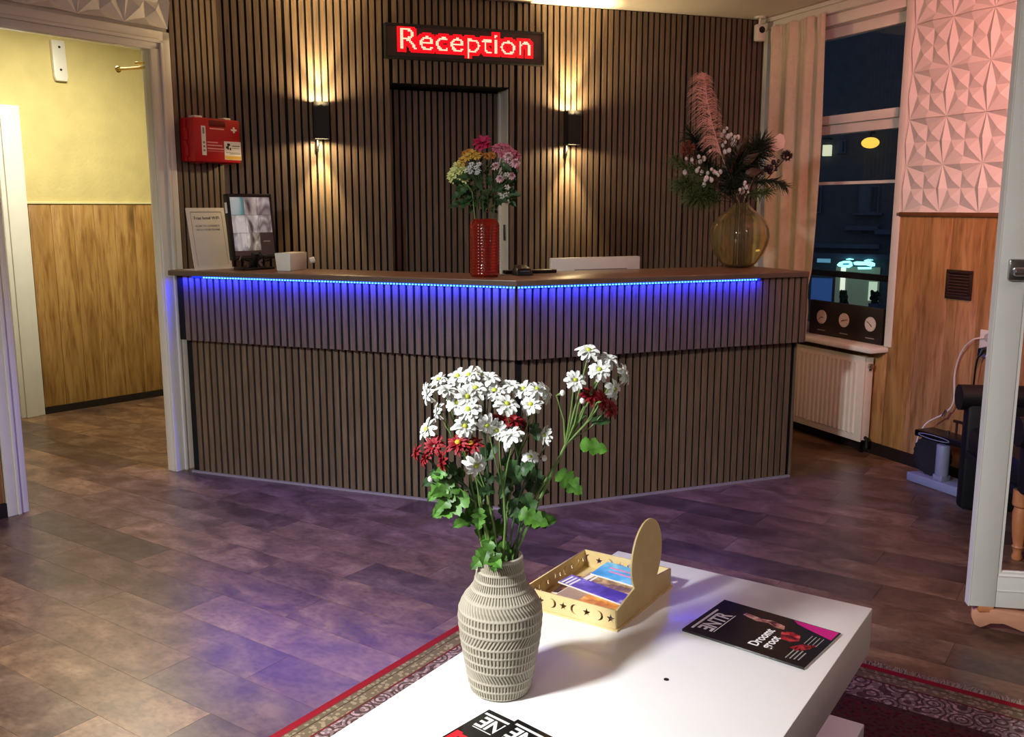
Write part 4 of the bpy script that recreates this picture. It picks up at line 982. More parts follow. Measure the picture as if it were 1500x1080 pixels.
brochure('brochure', 'violet brochure with white text bars in front of the blue one in the wooden tray', trl(.14, .125, tz + .024), RZ_MAIN - R(6), .20, .06, [('print', MB().box(-.099, .099, -.029, .029, .004, .0046), vio), ('stripes', MB().box(-.092, -.086, -.027, .02, .0046, .005).box(-.080, -.074, -.027, .02, .0046, .005).box(-.068, -.062, -.027, .02, .0046, .005), M_printwhite)], R(2))
brochure('brochure', 'orange and yellow brochure lying nearest the front of the wooden tray', trl(.16, .058, tz + .018), RZ_MAIN - R(2), .185, .08, [('print', MB().box(-.03, .07, -.039, .039, .004, .0046), org), ('left_panel', MB().box(-.09, -.03, -.039, .039, .004, .0044), mat('taupe_print', '#a08670', .5, noise=.1)), ('stripe', MB().box(.072, .09, -.039, .039, .004, .0046), blu)], R(3))
brochure('brochure', 'dark photo brochure leaning in the left corner of the wooden tray', trl(.058, .17, tz), RZ_MAIN + R(4), .08, .13, [('print', MB().box(-.039, .039, -.064, .064, .004, .0046), grn)], R(-6))

# ------------------------------------------------------------------ magazines
def magazine(label, loc, rz, z, tx=.052):
    t = thing('magazine', label, 'magazine', (loc[0], loc[1], z), rz)
    w, h = .218, .302
    part('pages', MB().box(.001, w - .001, .001, h - .001, 0, .0042), M_printwhite, t)
    part('cover', MB().box(0, w, 0, h, .0042, .0052).box(-.001, 0, 0, h, 0, .0052), mat('black_gloss_cover', '#0a090b', .16, noise=.3, nscale=8) if 'black_gloss_cover' not in bpy.data.materials else bpy.data.materials['black_gloss_cover'], t)
    zt = .0054
    me = text_mesh('NTR', .052, .0001, 'LEFT', .0012, .86); part('title', me, M_printwhite, t, (tx, h - .060, zt))
    me = text_mesh('E', .052, .0001, 'LEFT', .0012, -.9); part('title', me, M_printwhite, t, (tx + .001, h - .060, zt))
    part('title_bar', MB().box(tx - .032, tx + .10, h - .018, h - .012, .0052, .0056).box(tx - .02, tx + .095, h - .067, h - .065, .0052, .0055), M_printwhite, t)
    return t, w, h
mgb = mloc(-.552, 1.934, 0)
t, w, h = magazine('black glossy magazine with pink corner, lying on the right of the coffee table', mgb, RZ_MAIN + R(85), TBZ + .0005)
zt = .0053
part('headline', text_mesh('Droomt', .034, .0001, 'LEFT', .0006, .9), M_printwhite, t, (.028, .125, zt))
part('headline', text_mesh('groot', .034, .0001, 'LEFT', .0006, .9), M_printwhite, t, (.034, .098, zt))
part('pink_corner', MB().prism([(.215, .004), (.215, .115), (.20, .10), (.188, .07), (.176, .035), (.165, .004)], .0052, .0056), mat('magenta_print', '#b81573', .3, noise=.05), t)
skin = ramp_mat('stage_photo_print', [(.35, '#3a1516'), (.46, '#9a5a50'), (.56, '#cf9c88'), (.68, '#eed8c8')], (1, 1, 1), 40, 4, .5, .3)
redp = ramp_mat('red_photo_print', [(.35, '#3a0508'), (.5, '#a01a22'), (.65, '#d85a58')], (1, 1, 1), 45, 4, .5, .3)
part('photo_arms', MB().prism([(.165, .225), (.18, .222), (.172, .18), (.178, .15), (.168, .118), (.15, .112), (.148, .135), (.16, .155), (.152, .185)], .0052, .0055), skin, t)
part('photo_figure', MB().prism([(.10, .10), (.135, .112), (.15, .09), (.142, .068), (.115, .06), (.098, .075)], .0052, .0055).prism([(.07, .065), (.10, .052), (.118, .02), (.09, .025), (.065, .045)], .0052, .0055), redp, t)
ln = MB()
for i in range(4): ln.box(.018 + i * .002, .085 - i * .006, .05 - i * .009, .053 - i * .009, .0052, .0055)
for i in range(4): ln.box(.11, .16, .045 - i * .009, .047 - i * .009, .0052, .0055)
part('cover_lines', ln, M_printgrey, t)
t, w, h = magazine('magazine with red and black cover at the bottom front edge of the table', (0, 0), RZ_MAIN + R(-7), TBZ + .0005, .036)
tl = mloc(-1.019, 1.403, 0); t.location = fr((tl.x, tl.y, TBZ + .0005), RZ_MAIN + R(-7), 0, -h, 0)
part('red_frame', MB().box(.004, .020, .01, h - .095, .0052, .0056).box(.02, .10, h - .11, h - .1, .0052, .0056), mat('red_print', '#d01c26', .3, noise=.05), t)
part('cover_photo', MB().box(.02, .21, .02, h - .112, .0052, .0055), ramp_mat('navy_photo_print', [(.35, '#101522'), (.55, '#2b3346'), (.75, '#56607a')], (1, 1, 1), 16, 4, .5, .3), t)
t, w, h = magazine('black magazine overlapping the red one at the bottom edge of the table', (0, 0), RZ_MAIN + R(-9), TBZ + .0065, .040)
tl = mloc(-.945, 1.397, 0); t.location = fr((tl.x, tl.y, TBZ + .0065), RZ_MAIN + R(-9), 0, -h, 0)

# ------------------------------------------------------------------ things on the counter
def ctop(px, py): 
    d = ray(px, py); return Vector((0, 0, H)) + d * ((TZ - H) / d.z)
t = thing('wifi_card_stand', 'white upright wifi card sign standing at the left end of the counter', 'sign', (-1.600, 5.045, TZ), R(55.4)); t.scale = (1.22, 1.1, 1.13)
lean = Matrix.Rotation(R(-9), 4, 'X')
W_, H_ = .20, .292
part('panel', MB().box(-W_ / 2, W_ / 2, 0, .006, 0, H_).xf(lean), M_paper, t, bevel=.002)
part('foot', MB().box(-W_ / 2, W_ / 2, -.012, .09, 0, .004), M_paper, t)
part('border_line', MB().box(-.08, .08, -.0006, 0, H_ - .022, H_ - .018).box(-.082, -.0805, -.0006, 0, .02, H_ - .02).box(.0805, .082, -.0006, 0, .02, H_ - .02).xf(lean), M_printgrey, t)
def vtext(txt, size, x, z, m, name='lettering'):
    me = text_mesh(txt, size, .0002, 'CENTER'); o = part(name, me, m, t); o.matrix_local = lean @ Matrix.Translation((x, -.0006, z)) @ Matrix.Rotation(R(90), 4, 'X'); return o
vtext('Free hotel WiFi', .021, 0, H_ - .055, M_print)
vtext('SCAN TO CONNECT', .0135, 0, H_ - .09, M_printgrey); vtext('WITH YOUR PHONE', .0135, 0, H_ - .108, M_printgrey)

MON = Vector((-1.375, 5.03, TZ))
t = thing('cctv_monitor', 'black monitor showing grey security camera tiles at the left of the counter', 'monitor', MON, R(48))
mt = Matrix.Rotation(R(-6), 4, 'X')
part('casing', MB().box(-.135, .135, -.012, .022, .055, .40).box(-.135, -.12, -.016, -.012, .055, .40).box(.125, .135, -.016, -.012, .055, .40).box(-.12, .125, -.016, -.012, .055, .075).box(-.12, .125, -.016, -.012, .385, .40).xf(mt), M_black, t, bevel=.003)
part('side_tag', MB().box(-.1365, -.1352, -.008, .012, .30, .355).xf(mt), M_printwhite, t)
part('screen', MB().box(-.12, .125, -.0132, -.012, .075, .385).xf(mt), mat('dark_screen', '#141413', .2, emit='#1a1a18', es=.6, noise=.02), t)
cols = ['#3f7a80', '#9a938e', '#8d8488', '#8b898c', '#93918f', '#8f898a', '#85858a', '#7f7a70']
for i in range(8):
    r_, c_ = divmod(i, 3); x0 = -.118 + c_ * .08; z0 = .383 - (r_ + 1) * .094
    mm = ramp_mat('camera_picture', [(.3, '#2c2c30'), (.5, cols[i]), (.72, '#c9c6c4')], (1, 1, .5), 9 + i * 1.5, 2, .8, .3)
    b_ = mm.node_tree.nodes['Principled BSDF']; src = b_.inputs['Base Color'].links[0].from_socket
    mm.node_tree.links.new(src, b_.inputs['Emission Color']); b_.inputs['Emission Strength'].default_value = .45
    part('camera_tile', MB().box(x0, x0 + .0785, -.0138, -.0131, z0, z0 + .0925).xf(mt), mm, t)
part('status_line', MB().box(.06, .1, -.0138, -.0131, .145, .152).xf(mt), M_printgrey, t)
part('stand', MB().tube([(0, .02, .01), (0, .0, .09)], .025, 12).box(-.09, .09, -.05, .07, 0, .012), M_black, t, bevel=.003)
cb = MB()
for q in range(5):
    P0 = [(-.1 + .04 * q, -.02, .004)] + [(-.1 + .045 * q + random.uniform(-.03, .03), random.uniform(-.04, .03), .02 + .02 * j + random.uniform(-.01, .02)) for j in range(3)] + [(-.06 + .03 * q, .02, .1)]
    cb.tube(P0, .004, 6)
part('cables', cb, M_black, t, smooth=True)

t = thing('white_box', 'small white tapered box on the counter right of the security monitor', 'box', (-1.165, 4.99, TZ), R(8))
def taper(x0, x1, y0, y1, h, ex):
    return MB().add([(x0, y0, 0), (x1, y0, 0), (x1, y1, 0), (x0, y1, 0), (x0 - ex, y0 - ex * .4, h), (x1 + ex * .3, y0 - ex * .4, h), (x1 + ex * .3, y1, h), (x0 - ex, y1, h)], [(3, 2, 1, 0), (4, 5, 6, 7), (0, 1, 5, 4), (1, 2, 6, 5), (2, 3, 7, 6), (3, 0, 4, 7)])
part('body', taper(-.05, .03, -.08, .10, .092, .008).xf(Matrix.Rotation(R(-24), 4, 'Z')), M_white, t, bevel=.003)
part('spout', MB().tube([(.085, .06, .045), (.11, .066, .05)], .017, 12), M_white, t, smooth=True)

# red glass vase with its bouquet
RV = Vector((-.131, 4.50, TZ))
t = thing('red_glass_vase', 'ribbed red glass vase in the middle of the counter', 'vase', RV)
rp = []
for i in range(61):
    z = i * .275 / 60; r = .07
    if z < .012: r = .064 + z * .5
    if z > .25: r = .07 - (z - .25) * .55
    r += .0022 * (.5 + .5 * math.cos(z / .0142 * 2 * math.pi)) if .012 < z < .25 else 0
    rp.append((r, z))
rin = [(r - .0045, max(z, .01)) for r, z in rp[::-2]]
part('glass_body', MB().lathe(rp + [(.0525, .2755)] + rin, 48, cap0=True, cap1=True), mat('red_glass', (.78, .085, .045), .06, trans=.9, ior=1.45, noise=.02), t, smooth=True)
bd_ = MB()
for a in (-112, -98):
    for i in range(17): bd_.ball((.0725 * math.cos(R(a)), .0725 * math.sin(R(a)), .02 + i * .0142), .0026, 6, 4)
part('bead_rows', bd_, mat('clear_bead', '#e8b09a', .1, noise=.02), t, stuff=True)
def vp(x, y, Y=4.5): return at(640 + x / 8.307, 190 + y / 8.307, Y)
def pom_me(m, n, r, seed, flat=.6, name='bloom'):
    me = bloom([(n, r, r * .42, 5, 0), (n - 2, r * .85, r * .38, 32, .5), (n - 5, r * .6, r * .34, 58, .2)], seed, .15).mesh(name, True); me.materials.append(m); return me
mag = pom_me(mat('magenta_petal', '#b3214f', .6, noise=.1), 16, .045, 31); pnk = pom_me(mat('pink_petal', '#c06a80', .6, noise=.15), 14, .022, 32)
pal = pom_me(mat('pale_pink_petal', '#d9b4b8', .6, noise=.1), 14, .019, 33); yel = pom_me(mat('yellow_petal', '#c9a23e', .6, noise=.15), 12, .020, 34); lim = pom_me(mat('lime_white_petal', '#d3d98e', .6, noise=.1), 12, .024, 35)
smw = pom_me(M_petal, 9, .011, 36); yeg = pom_me(mat('gold_petal', '#b8772f', .6, noise=.15), 12, .018, 37)
dk_eye = MB().ball((0, 0, .004), .006, 8, 5).mesh('bloom_center', True); dk_eye.materials.append(mat('mauve_eye', '#7a4a58', .7, noise=.1))
def spray2(name, label, blooms, fork, eye, stemm, base, grp, leaves=(), cat='flower'):
    t = thing(name, label, cat, base, 0, grp); fk = Vector(fork); st = MB(); b0 = Vector(base)
    st.tube([(0, 0, 0), (fk - b0) * .5, fk - b0], [.003, .003, .0025], 6)
    for me, p, s in blooms: p = Vector(p); st.tube([fk - b0, (p + fk) / 2 - b0 + Vector((0, 0, -.01)), p - b0], [.002, .0018, .0016], 5)
    part('stem', st, stemm, t, smooth=True)
    for me, p, s in blooms:
        p = Vector(p); n = (p - fk).normalized() * .8 + Vector((0, -1, .3)); bo = link('bloom', me, None, t, p - b0, orient(n), (s,) * 3)
        if eye: link('bloom_center', eye, None, bo)
    for (p, dr, s, mi) in leaves:
        link('leaf', lf_me[mi], None, t, Vector(p) - b0, leafrot(dr), (s,) * 3)
GR = 'stems in the red glass vase'
vb0 = RV + Vector((0, 0, .03))
def dleaf(n, x0, x1, y0, y1, seed, s0=1.2, s1=2.0):
    rr = random.Random(seed); out = []
    for i in range(n):
        x, y = rr.uniform(x0, x1), rr.uniform(y0, y1); out.append((vp(x, y, 4.5 + rr.uniform(-.05, .06)), ((x - 570) / 300, -.6, rr.uniform(-.5, .7)), rr.uniform(s0, s1), 2))
    return out
spray2('magenta_flower', 'single magenta flower at the top of the red vase bouquet', [(mag, vp(555, 160, 4.5), 1.0)], vp(560, 700), None, M_stemdk, vb0 + Vector((0, .01, 0)), GR)
spray2('pink_flowers', 'cluster of pink flowers at the upper right of the red vase bouquet', [(pnk, vp(720, 225, 4.5), 1.1), (pnk, vp(780, 200, 4.53), 1), (pnk, vp(840, 215, 4.52), 1.1), (pnk, vp(900, 270, 4.5), 1.15), (pnk, vp(960, 310, 4.52), 1.2), (pnk, vp(800, 300, 4.49), 1.1), (pnk, vp(950, 460, 4.52), 1)], vp(700, 640, 4.52), None, M_stemdk, vb0 + Vector((.02, .01, 0)), GR, dleaf(16, 600, 900, 420, 900, 5, .8, 1.4))
spray2('pale_pink_flowers', 'pale pink button flowers with dark eyes on the right of the red vase bouquet', [(pal, vp(715, 440, 4.46), 1.1), (pal, vp(845, 430, 4.46), 1.2), (pal, vp(955, 400, 4.47), 1.3), (pal, vp(870, 320, 4.46), 1.2), (pal, vp(770, 595, 4.46), 1.05), (pal, vp(912, 560, 4.47), 1.0)], vp(720, 720, 4.47), dk_eye, M_stemdk, vb0 + Vector((.02, -.02, 0)), GR, dleaf(8, 650, 870, 600, 900, 6))
spray2('yellow_flowers', 'golden yellow flower spray at the upper left of the red vase bouquet', [(yel, vp(430, 290, 4.49), 1.2), (yel, vp(370, 330, 4.48), 1.2), (yel, vp(310, 370, 4.49), 1.1), (yel, vp(480, 320, 4.48), 1.1), (yeg, vp(400, 270, 4.52), 1.1), (yeg, vp(530, 300, 4.5), 1.0), (yeg, vp(620, 320, 4.5), 1.1), (yeg, vp(680, 310, 4.49), 1.1), (yeg, vp(350, 290, 4.52), 1.1), (yel, vp(280, 420, 4.48), 1.1)], vp(500, 640), None, M_stemdk, vb0 + Vector((-.02, 0, 0)), GR, dleaf(16, 330, 620, 420, 760, 7, .7, 1.3))
spray2('lime_flowers', 'lime white flower spray at the far left of the red vase bouquet', [(lim, vp(250, 440, 4.48), 1.1), (lim, vp(215, 510, 4.47), 1.25), (lim, vp(175, 560, 4.48), 1.1), (lim, vp(290, 480, 4.47), 1.1), (lim, vp(300, 570, 4.47), 1.1), (lim, vp(340, 605, 4.47), .9), (lim, vp(190, 605, 4.48), .9)], vp(430, 760, 4.47), None, M_stem, vb0 + Vector((-.02, -.02, 0)), GR, dleaf(18, 270, 560, 600, 900, 8, .8, 1.4))
rr = random.Random(4)
spray2('small_white_flowers', 'tiny white filler flowers in the middle of the red vase bouquet', [(smw, vp(x, y, 4.45), 1.1) for x, y in ((420, 420), (400, 465), (475, 460), (500, 500), (410, 515), (370, 495), (510, 420), (490, 525), (855, 545), (855, 700), (795, 815), (860, 790), (855, 880))], vp(560, 760, 4.46), None, M_stemdk, vb0 + Vector((0, -.03, 0)), GR, dleaf(30, 330, 800, 480, 900, 9, .8, 1.5) + dleaf(26, 430, 720, 780, 1010, 19, .7, 1.2))

# payment terminal and computer behind the counter
t = thing('card_reader', 'small black card reader on the counter right of the red vase', 'card reader', (.052, 4.60, TZ), R(18))
part('body', MB().add([(-.045, -.04, 0), (.045, -.04, 0), (.045, .05, 0), (-.045, .05, 0), (-.034, -.03, .035), (.034, -.03, .035), (.03, .045, .05), (-.03, .045, .05)], [(3, 2, 1, 0), (4, 5, 6, 7), (0, 1, 5, 4), (1, 2, 6, 5), (2, 3, 7, 6), (3, 0, 4, 7)]), M_black, t, bevel=.006)
part('slot', MB().box(-.025, .025, -.037, -.034, .02, .024), M_chrome, t)
t = thing('black_tray_strip', 'flat black strip lying on the counter behind the card reader', 'mat', (.09, 4.72, TZ), R(21.7))
part('strip', MB().box(-.13, .15, 0, .05, 0, .018), M_black, t, bevel=.004)
IM = Vector((.462, 5.10, 0))
t = thing('desktop_computer', 'white desktop computer seen from behind above the counter back edge', 'computer', (IM.x, IM.y, .73), math.atan2(xr.y, xr.x) + R(3))
part('display', MB().box(-.275, .275, 0, .035, .12, .452), M_white, t, bevel=.006)
part('slit', MB().box(-.14, .19, -.0015, .0, .383, .389), M_printgrey, t)
part('neck', MB().box(-.08, .08, .036, .05, .0, .2), M_chrome, t)
part('stand_foot', MB().box(-.1, .1, -.02, .14, 0, .008), M_chrome, t, bevel=.002)

# amber vase with dried arrangement
AV = Vector((1.262, 5.235, TZ))
t = thing('amber_glass_vase', 'round amber glass vase at the right end of the counter', 'vase', AV)
ap = [(.05, 0), (.075, .004), (.105, .03), (.135, .075), (.155, .125), (.163, .17), (.158, .215), (.14, .255), (.105, .29), (.07, .315), (.05, .335), (.044, .352)]
ains = [(r - .005, max(z, .008)) for r, z in ap[::-1]]
part('glass_body', MB().lathe(ap + [(.041, .353)] + ains, 56, cap0=True, cap1=True, fn=lambda a, z, i: .003 * math.cos(a * 7)), mat('amber_glass', (.84, .76, .44), .03, trans=.95, ior=1.4, noise=.02), t, smooth=True)
GA = 'stems in the amber glass vase'
def ap_(x, y, Y=5.23): return at(970 + x / 5.4, 100 + y / 5.4, Y)
ab = AV + Vector((0, 0, .012)); amth = AV + Vector((0, 0, .35))
def stemthing(name, label, cat, dx=0, dy=0):
    return thing(name, label, cat, ab + Vector((dx, dy, 0)), 0, GA)
# feather plume
t = stemthing('pink_feather', 'tall fluffy pink feather rising from the amber vase', 'feather', -.01, -.01); b0 = t.location
sh = [ap_(470, 690, 5.2), ap_(430, 560, 5.19), ap_(385, 400, 5.18), ap_(350, 230, 5.18), ap_(335, 90, 5.18), ap_(332, 40, 5.18)]
part('shaft', MB().tube([(0, 0, 0), amth - b0 + Vector((-.01, -.005, 0))] + [p - b0 for p in sh], [.0022, .0022, .002, .0018, .0016, .0014, .001, .0005], 6), mat('feather_shaft', '#e8b0a0', .6, noise=.05), t, smooth=True)
fb = MB(); rr = random.Random(12)
for i in range(430):
    s = rr.random() ** .9; q = s * 4.999; k_ = int(q); p = sh[k_].lerp(sh[k_ + 1], q - k_); sd = rr.choice((-1, 1)); 
    if sd > 0 and s < .15: continue
    ln_ = (.095 if sd < 0 else .055) * (.5 + .6 * math.sin(math.pi * min(1, .12 + s * .88))) * rr.choice((.45, .6, .8, 1.0, 1.15)); 
    if s > .9: ln_ *= .6
    up_ = rr.uniform(-.1, .8); dy_ = rr.uniform(-.5, .5)
    p1 = p + Vector((sd * ln_ * .55, dy_ * ln_ * .4, up_ * ln_ * .5)); p2 = p + Vector((sd * ln_ * .95, dy_ * ln_ * .7, (up_ - .55) * ln_ * .8))
    fb.tube([p - b0, p1 - b0, p2 - b0], [.0013, .0010, .0004], 3, False)
part('barbs', fb, mat('pink_feather_barbs', '#e8a898', .8, noise=.08), t, stuff=True)
t = stemthing('white_feather', 'white rounded feather tip showing at the right of the amber vase bouquet', 'feather', .02, .03); b0 = t.location
wf = [ap_(x, y, 5.30) for x, y in ((820, 640), (850, 590), (890, 545), (930, 515), (960, 530), (972, 580), (960, 630), (900, 660), (850, 665))]
base_p = ap_(800, 690, 5.30)
fm = MB(); cN = sum(wf, Vector()) / len(wf)
vs = [p - b0 for p in wf]; n_ = len(vs)
fm.add([v + Vector((0, -.004, 0)) for v in vs] + [v + Vector((0, .004, 0)) for v in vs] + [cN - b0 + Vector((0, -.016, 0)), cN - b0 + Vector((0, .016, 0))], [[i, (i + 1) % n_, n_ * 2] for i in range(n_)] + [[n_ + (i + 1) % n_, n_ + i, n_ * 2 + 1] for i in range(n_)] + [[i, n_ + i, n_ + (i + 1) % n_, (i + 1) % n_] for i in range(n_)])
part('vane', fm, mat('white_feather_vane', '#d8bdb0', .8, noise=.06, bump=.4, bscale=150), t, smooth=True)
part('shaft', MB().tube([(0, 0, 0), amth - b0 + Vector((.012, .015, 0)), base_p - b0, cN - b0], .0022, 6), M_petal, t, smooth=True)
# white berry branches
M_berry = mat('white_berry', '#d8cbc4', .5, noise=.05); M_twig = mat('brown_twig', '#3d2a1e', .8, noise=.15)
def berries(label, pts, fork, name='white_berry_branch', m=M_berry, r=.0085, dx=0, dy=0, Y=5.18):
    t = stemthing(name, label, 'branch', dx, dy); b0 = t.location; fk = ap_(*fork, Y)
    st = MB().tube([(0, 0, 0), amth - b0 + Vector((dx * .8, dy * .8, 0)), fk - b0], .0025, 6)
    for i, (x, y) in enumerate(pts):
        p = ap_(x, y, Y + ((i * 7) % 5) * .012 - .02); st.tube([fk - b0, (fk + p) / 2 - b0 + Vector((0, 0, .005)), p - b0], .0013, 5, False)
    part('twig', st, M_twig, t, smooth=True)
    me = MB().ball((0, 0, 0), r, 8, 6).mesh('berry', True); me.materials.append(m)
    for i, (x, y) in enumerate(pts):
        p = ap_(x, y, Y + ((i * 7) % 5) * .012 - .02); s = .95 + ((i * 5) % 4) * .2; link('berry', me, None, t, p - b0, (0, 0, i), (s, s, s * 1.25))
rr = random.Random(3)
berries('white berry branch high in the middle beside the pink feather', [(512, 475), (490, 500), (470, 530), (520, 540), (550, 560), (575, 545), (600, 545), (560, 600), (500, 585), (480, 610), (530, 650), (500, 660), (380, 655), (545, 525), (575, 575)], (500, 720), dx=.005, dy=-.02)
berries('white berry branch on the left side of the amber vase bouquet', [(190, 715), (235, 725), (240, 770), (180, 825), (240, 815), (290, 700), (300, 740), (330, 715), (290, 790), (230, 745), (275, 810), (310, 825)], (330, 860), dx=-.02, dy=-.015)
berries('white berry branch in the lower front of the amber vase bouquet', [(390, 800), (430, 830), (460, 820), (350, 870), (380, 870), (340, 885), (410, 820), (330, 920), (445, 845), (360, 830), (390, 885)], (440, 960), dx=-.005, dy=-.03, Y=5.13)
berries('white berry sprig lowest right of centre in the amber vase bouquet', [(650, 920), (640, 955), (625, 985), (665, 940), (680, 980), (615, 960), (655, 905), (640, 975)], (600, 1040), dx=.01, dy=-.028, Y=5.13, r=.007)
berries('dark berry sprig with purple berries at the right of the amber vase bouquet', [(920, 735), (905, 770), (880, 745), (860, 790), (900, 800), (840, 780), (820, 800), (850, 815), (790, 830)], (740, 850), 'dark_berry_branch', mat('dark_berry', '#2a1518', .4, noise=.1), .0095, .025, -.01)
# pine sprigs and dark foliage
M_pine = mat('pine_needle_green', '#4c5a30', .6, noise=.2, nscale=80); M_pined = mat('dark_pine_needle', '#252d1c', .6, noise=.2)
def pine(label, pts, ln, n, m, dx, dy, seed, Y=5.2, spread=1, name='pine_sprig'):
    t = stemthing(name, label, 'foliage', dx, dy); b0 = t.location; rr = random.Random(seed)
    P_ = [ap_(x, y, Y + q) for x, y, q in pts]
    part('stem', MB().tube([(0, 0, 0), amth - b0 + Vector((dx * .8, dy * .8, 0))] + [p - b0 for p in P_], .0025, 5), M_twig, t, smooth=True)
    nd = MB()
    for i in range(n):
        q = rr.random() * (len(P_) - 1.001); k_ = int(q); p = P_[k_].lerp(P_[k_ + 1], q - k_); ax = (P_[k_ + 1] - P_[k_]).normalized()
        rv = Vector((rr.gauss(0, 1), rr.gauss(0, 1), rr.gauss(0, 1))).normalized(); d = (ax * .7 + rv * spread).normalized() * ln * rr.uniform(.7, 1.1)
        nd.tube([p - b0, p + d * .6 - b0, p + d - b0 - Vector((0, 0, ln * .1))], [.0026, .0022, .0009], 3, False)
    part('needles', nd, m, t, stuff=True)
pine('green pine sprig at the far left of the amber vase bouquet', [(380, 860, 0), (240, 800, -.02), (90, 730, -.02)], .06, 190, M_pine, -.03, 0, 1)
pine('olive pine sprig hanging low on the left of the amber vase bouquet', [(420, 980, 0), (280, 940, -.03), (140, 910, -.03)], .08, 380, M_pine, -.03, -.01, 2)
pine('olive pine sprig lowest in front left over the amber vase', [(440, 1040, -.02), (330, 1020, -.05), (220, 1030, -.06)], .08, 400, M_pine, -.02, -.02, 3)
pine('fan of dark pine needles pointing to the right of the amber vase', [(720, 900, 0), (820, 890, -.01), (900, 900, -.02), (960, 930, -.02)], .06, 110, M_pined, .03, -.01, 4, spread=.6)
pine('dark pine sprig low on the right of the amber vase', [(680, 990, 0), (760, 990, -.02), (850, 970, -.02)], .055, 120, M_pine, .025, -.02, 5)
pine('dark dense foliage filling the upper right of the amber vase bouquet', [(640, 860, .02), (720, 720, .02), (780, 600, .02)], .11, 520, M_pined, .02, .02, 6, 5.25)
pine('dark dense foliage in the middle of the amber vase bouquet', [(540, 1000, 0), (560, 860, 0), (620, 700, 0)], .12, 620, M_pined, 0, .01, 7, 5.22)
pine('dark foliage behind the red cone at the left of the amber vase bouquet', [(420, 920, .02), (330, 700, .03), (230, 520, .03)], .09, 420, M_pined, -.02, .02, 8, 5.25)
# brown magnolia leaves
t = stemthing('brown_leaf_branch', 'branch of brown magnolia leaves in the middle of the amber vase bouquet', 'foliage', .01, .01); b0 = t.location
M_brown = mat('brown_magnolia_leaf', '#4e3420', .5, noise=.25, nscale=30)
bl = leaf_mesh(.10, .055, M_brown, 5, 1)
tip_ = ap_(600, 720, 5.2); part('stem', MB().tube([(0, 0, 0), amth - b0 + Vector((.01, .01, 0)), tip_ - b0], .0026, 6), M_twig, t, smooth=True)
for x, y, dr in ((590, 640, (.3, -.3, 1)), (620, 600, (.1, -.4, .9)), (560, 760, (-.4, -.6, .5)), (640, 700, (.6, -.5, .6)), (580, 700, (-.2, -.6, .8)), (650, 780, (.7, -.5, .2))):
    link('leaf', bl, None, t, ap_(x, y + 60, 5.19) - b0, Vector(dr).to_track_quat('X', 'Y').to_euler())
def cone(label, x, y, Y, r, m, dx, name):
    t = stemthing(name, label, 'cone', dx, 0); b0 = t.location; p = ap_(x, y, Y)
    part('stem', MB().tube([(0, 0, 0), amth - b0 + Vector((dx * .8, 0, 0)), p - b0], .0025, 6), M_twig, t, smooth=True)
    sc_ = MB(); rr = random.Random(int(x))
    for i in range(90):
        v = Vector((rr.gauss(0, 1), rr.gauss(0, 1), rr.gauss(0, 1) * .9)).normalized(); u = v.orthogonal().normalized(); q = p + v * r * .55 - b0
        sc_.add([q - u * .007, q + u * .007, q + v * r * .5 + Vector((0, 0, .006)), q + v * .004 + v.cross(u) * .006], [(0, 1, 2), (1, 3, 2), (3, 0, 2), (0, 3, 1)])
    part('scales', sc_, m, t)
cone('reddish brown cone at the left of the amber vase bouquet', 200, 640, 5.2, .045, mat('red_brown_scale', '#7a3a2a', .7, noise=.2), -.03, 'red_cone')
cone('dark thistle head at the far right of the amber vase bouquet', 985, 700, 5.21, .034, mat('dark_thistle', '#2a1a18', .8, noise=.2), .03, 'dark_thistle')

# ------------------------------------------------------------------ the street outside
DZ = -1.6
M_fac = mat('dark_brick_facade', '#4a5058', .9, noise=.15, nscale=4); M_asph = mat('asphalt', '#303338', .8, noise=.15)
g_ = struct('ground', MB().box(2.6, 40, -4, 45, DZ - .2, DZ).xf(Matrix.Identity(4)), M_asph, label='dark street below the window')
FO = Vector((9.6, 27.0, DZ)); RZF = R(-30)
t = thing('street_building', 'dark building across the street with windows and lit shop front', 'building', FO, RZF)
def fl_(px, py):
    """point of the facade plane seen at a pixel, in facade coordinates"""
    n = Matrix.Rotation(RZF, 3, 'Z') @ Vector((0, -1, 0)); d = ray(px, py); k_ = n.dot(FO - Vector((0, 0, H))) / n.dot(d)
    p = Matrix.Rotation(-RZF, 3, 'Z') @ (Vector((0, 0, H)) + d * k_ - FO); return p.x, p.z
part('wall', MB().box(-9, 12, 0, .4, 0, 12), M_fac, t)
M_frame = mat('pale_window_frame', '#4e586c', .6, noise=.05); M_dkpane = mat('dark_pane', '#1a2030', .1, noise=.1); M_ledge = mat('stone_ledge', '#4a5368', .7, noise=.08)
def quad_box(x0, y0, x1, y1, d0, d1):
    a, b = fl_(x0, y1), fl_(x1, y0); return MB().box(min(a[0], b[0]), max(a[0], b[0]), -d1, -d0, min(a[1], b[1]), max(a[1], b[1]))
def bwin(x0, y0, x1, y1):
    f = part('window', quad_box(x0, y0, x1, y1, 0, .06), M_frame, t); part('pane', quad_box(x0 + 2, y0 + 2, (x0 + x1) / 2 - 1, y1 - 2, .06, .07), M_frame, f); part('pane', quad_box((x0 + x1) / 2 + 1, y0 + 2, x1 - 2, y1 - 2, .06, .07), M_dkpane, f)
bwin(1257, 272, 1289, 312); bwin(1226, 205, 1240, 225); bwin(1180, 272, 1205, 312); bwin(1320, 276, 1350, 314);
for a in ((1240, 331, 1288, 337), (1283, 336, 1312, 343), (1180, 358, 1290, 362), (1180, 373, 1320, 377), (1252, 312, 1294, 315)): part('ledge', quad_box(*a, 0, .25), M_ledge, t)
glow = lambda nm, c, e: mat(nm, c, .5, emit=c, es=e, noise=.02)
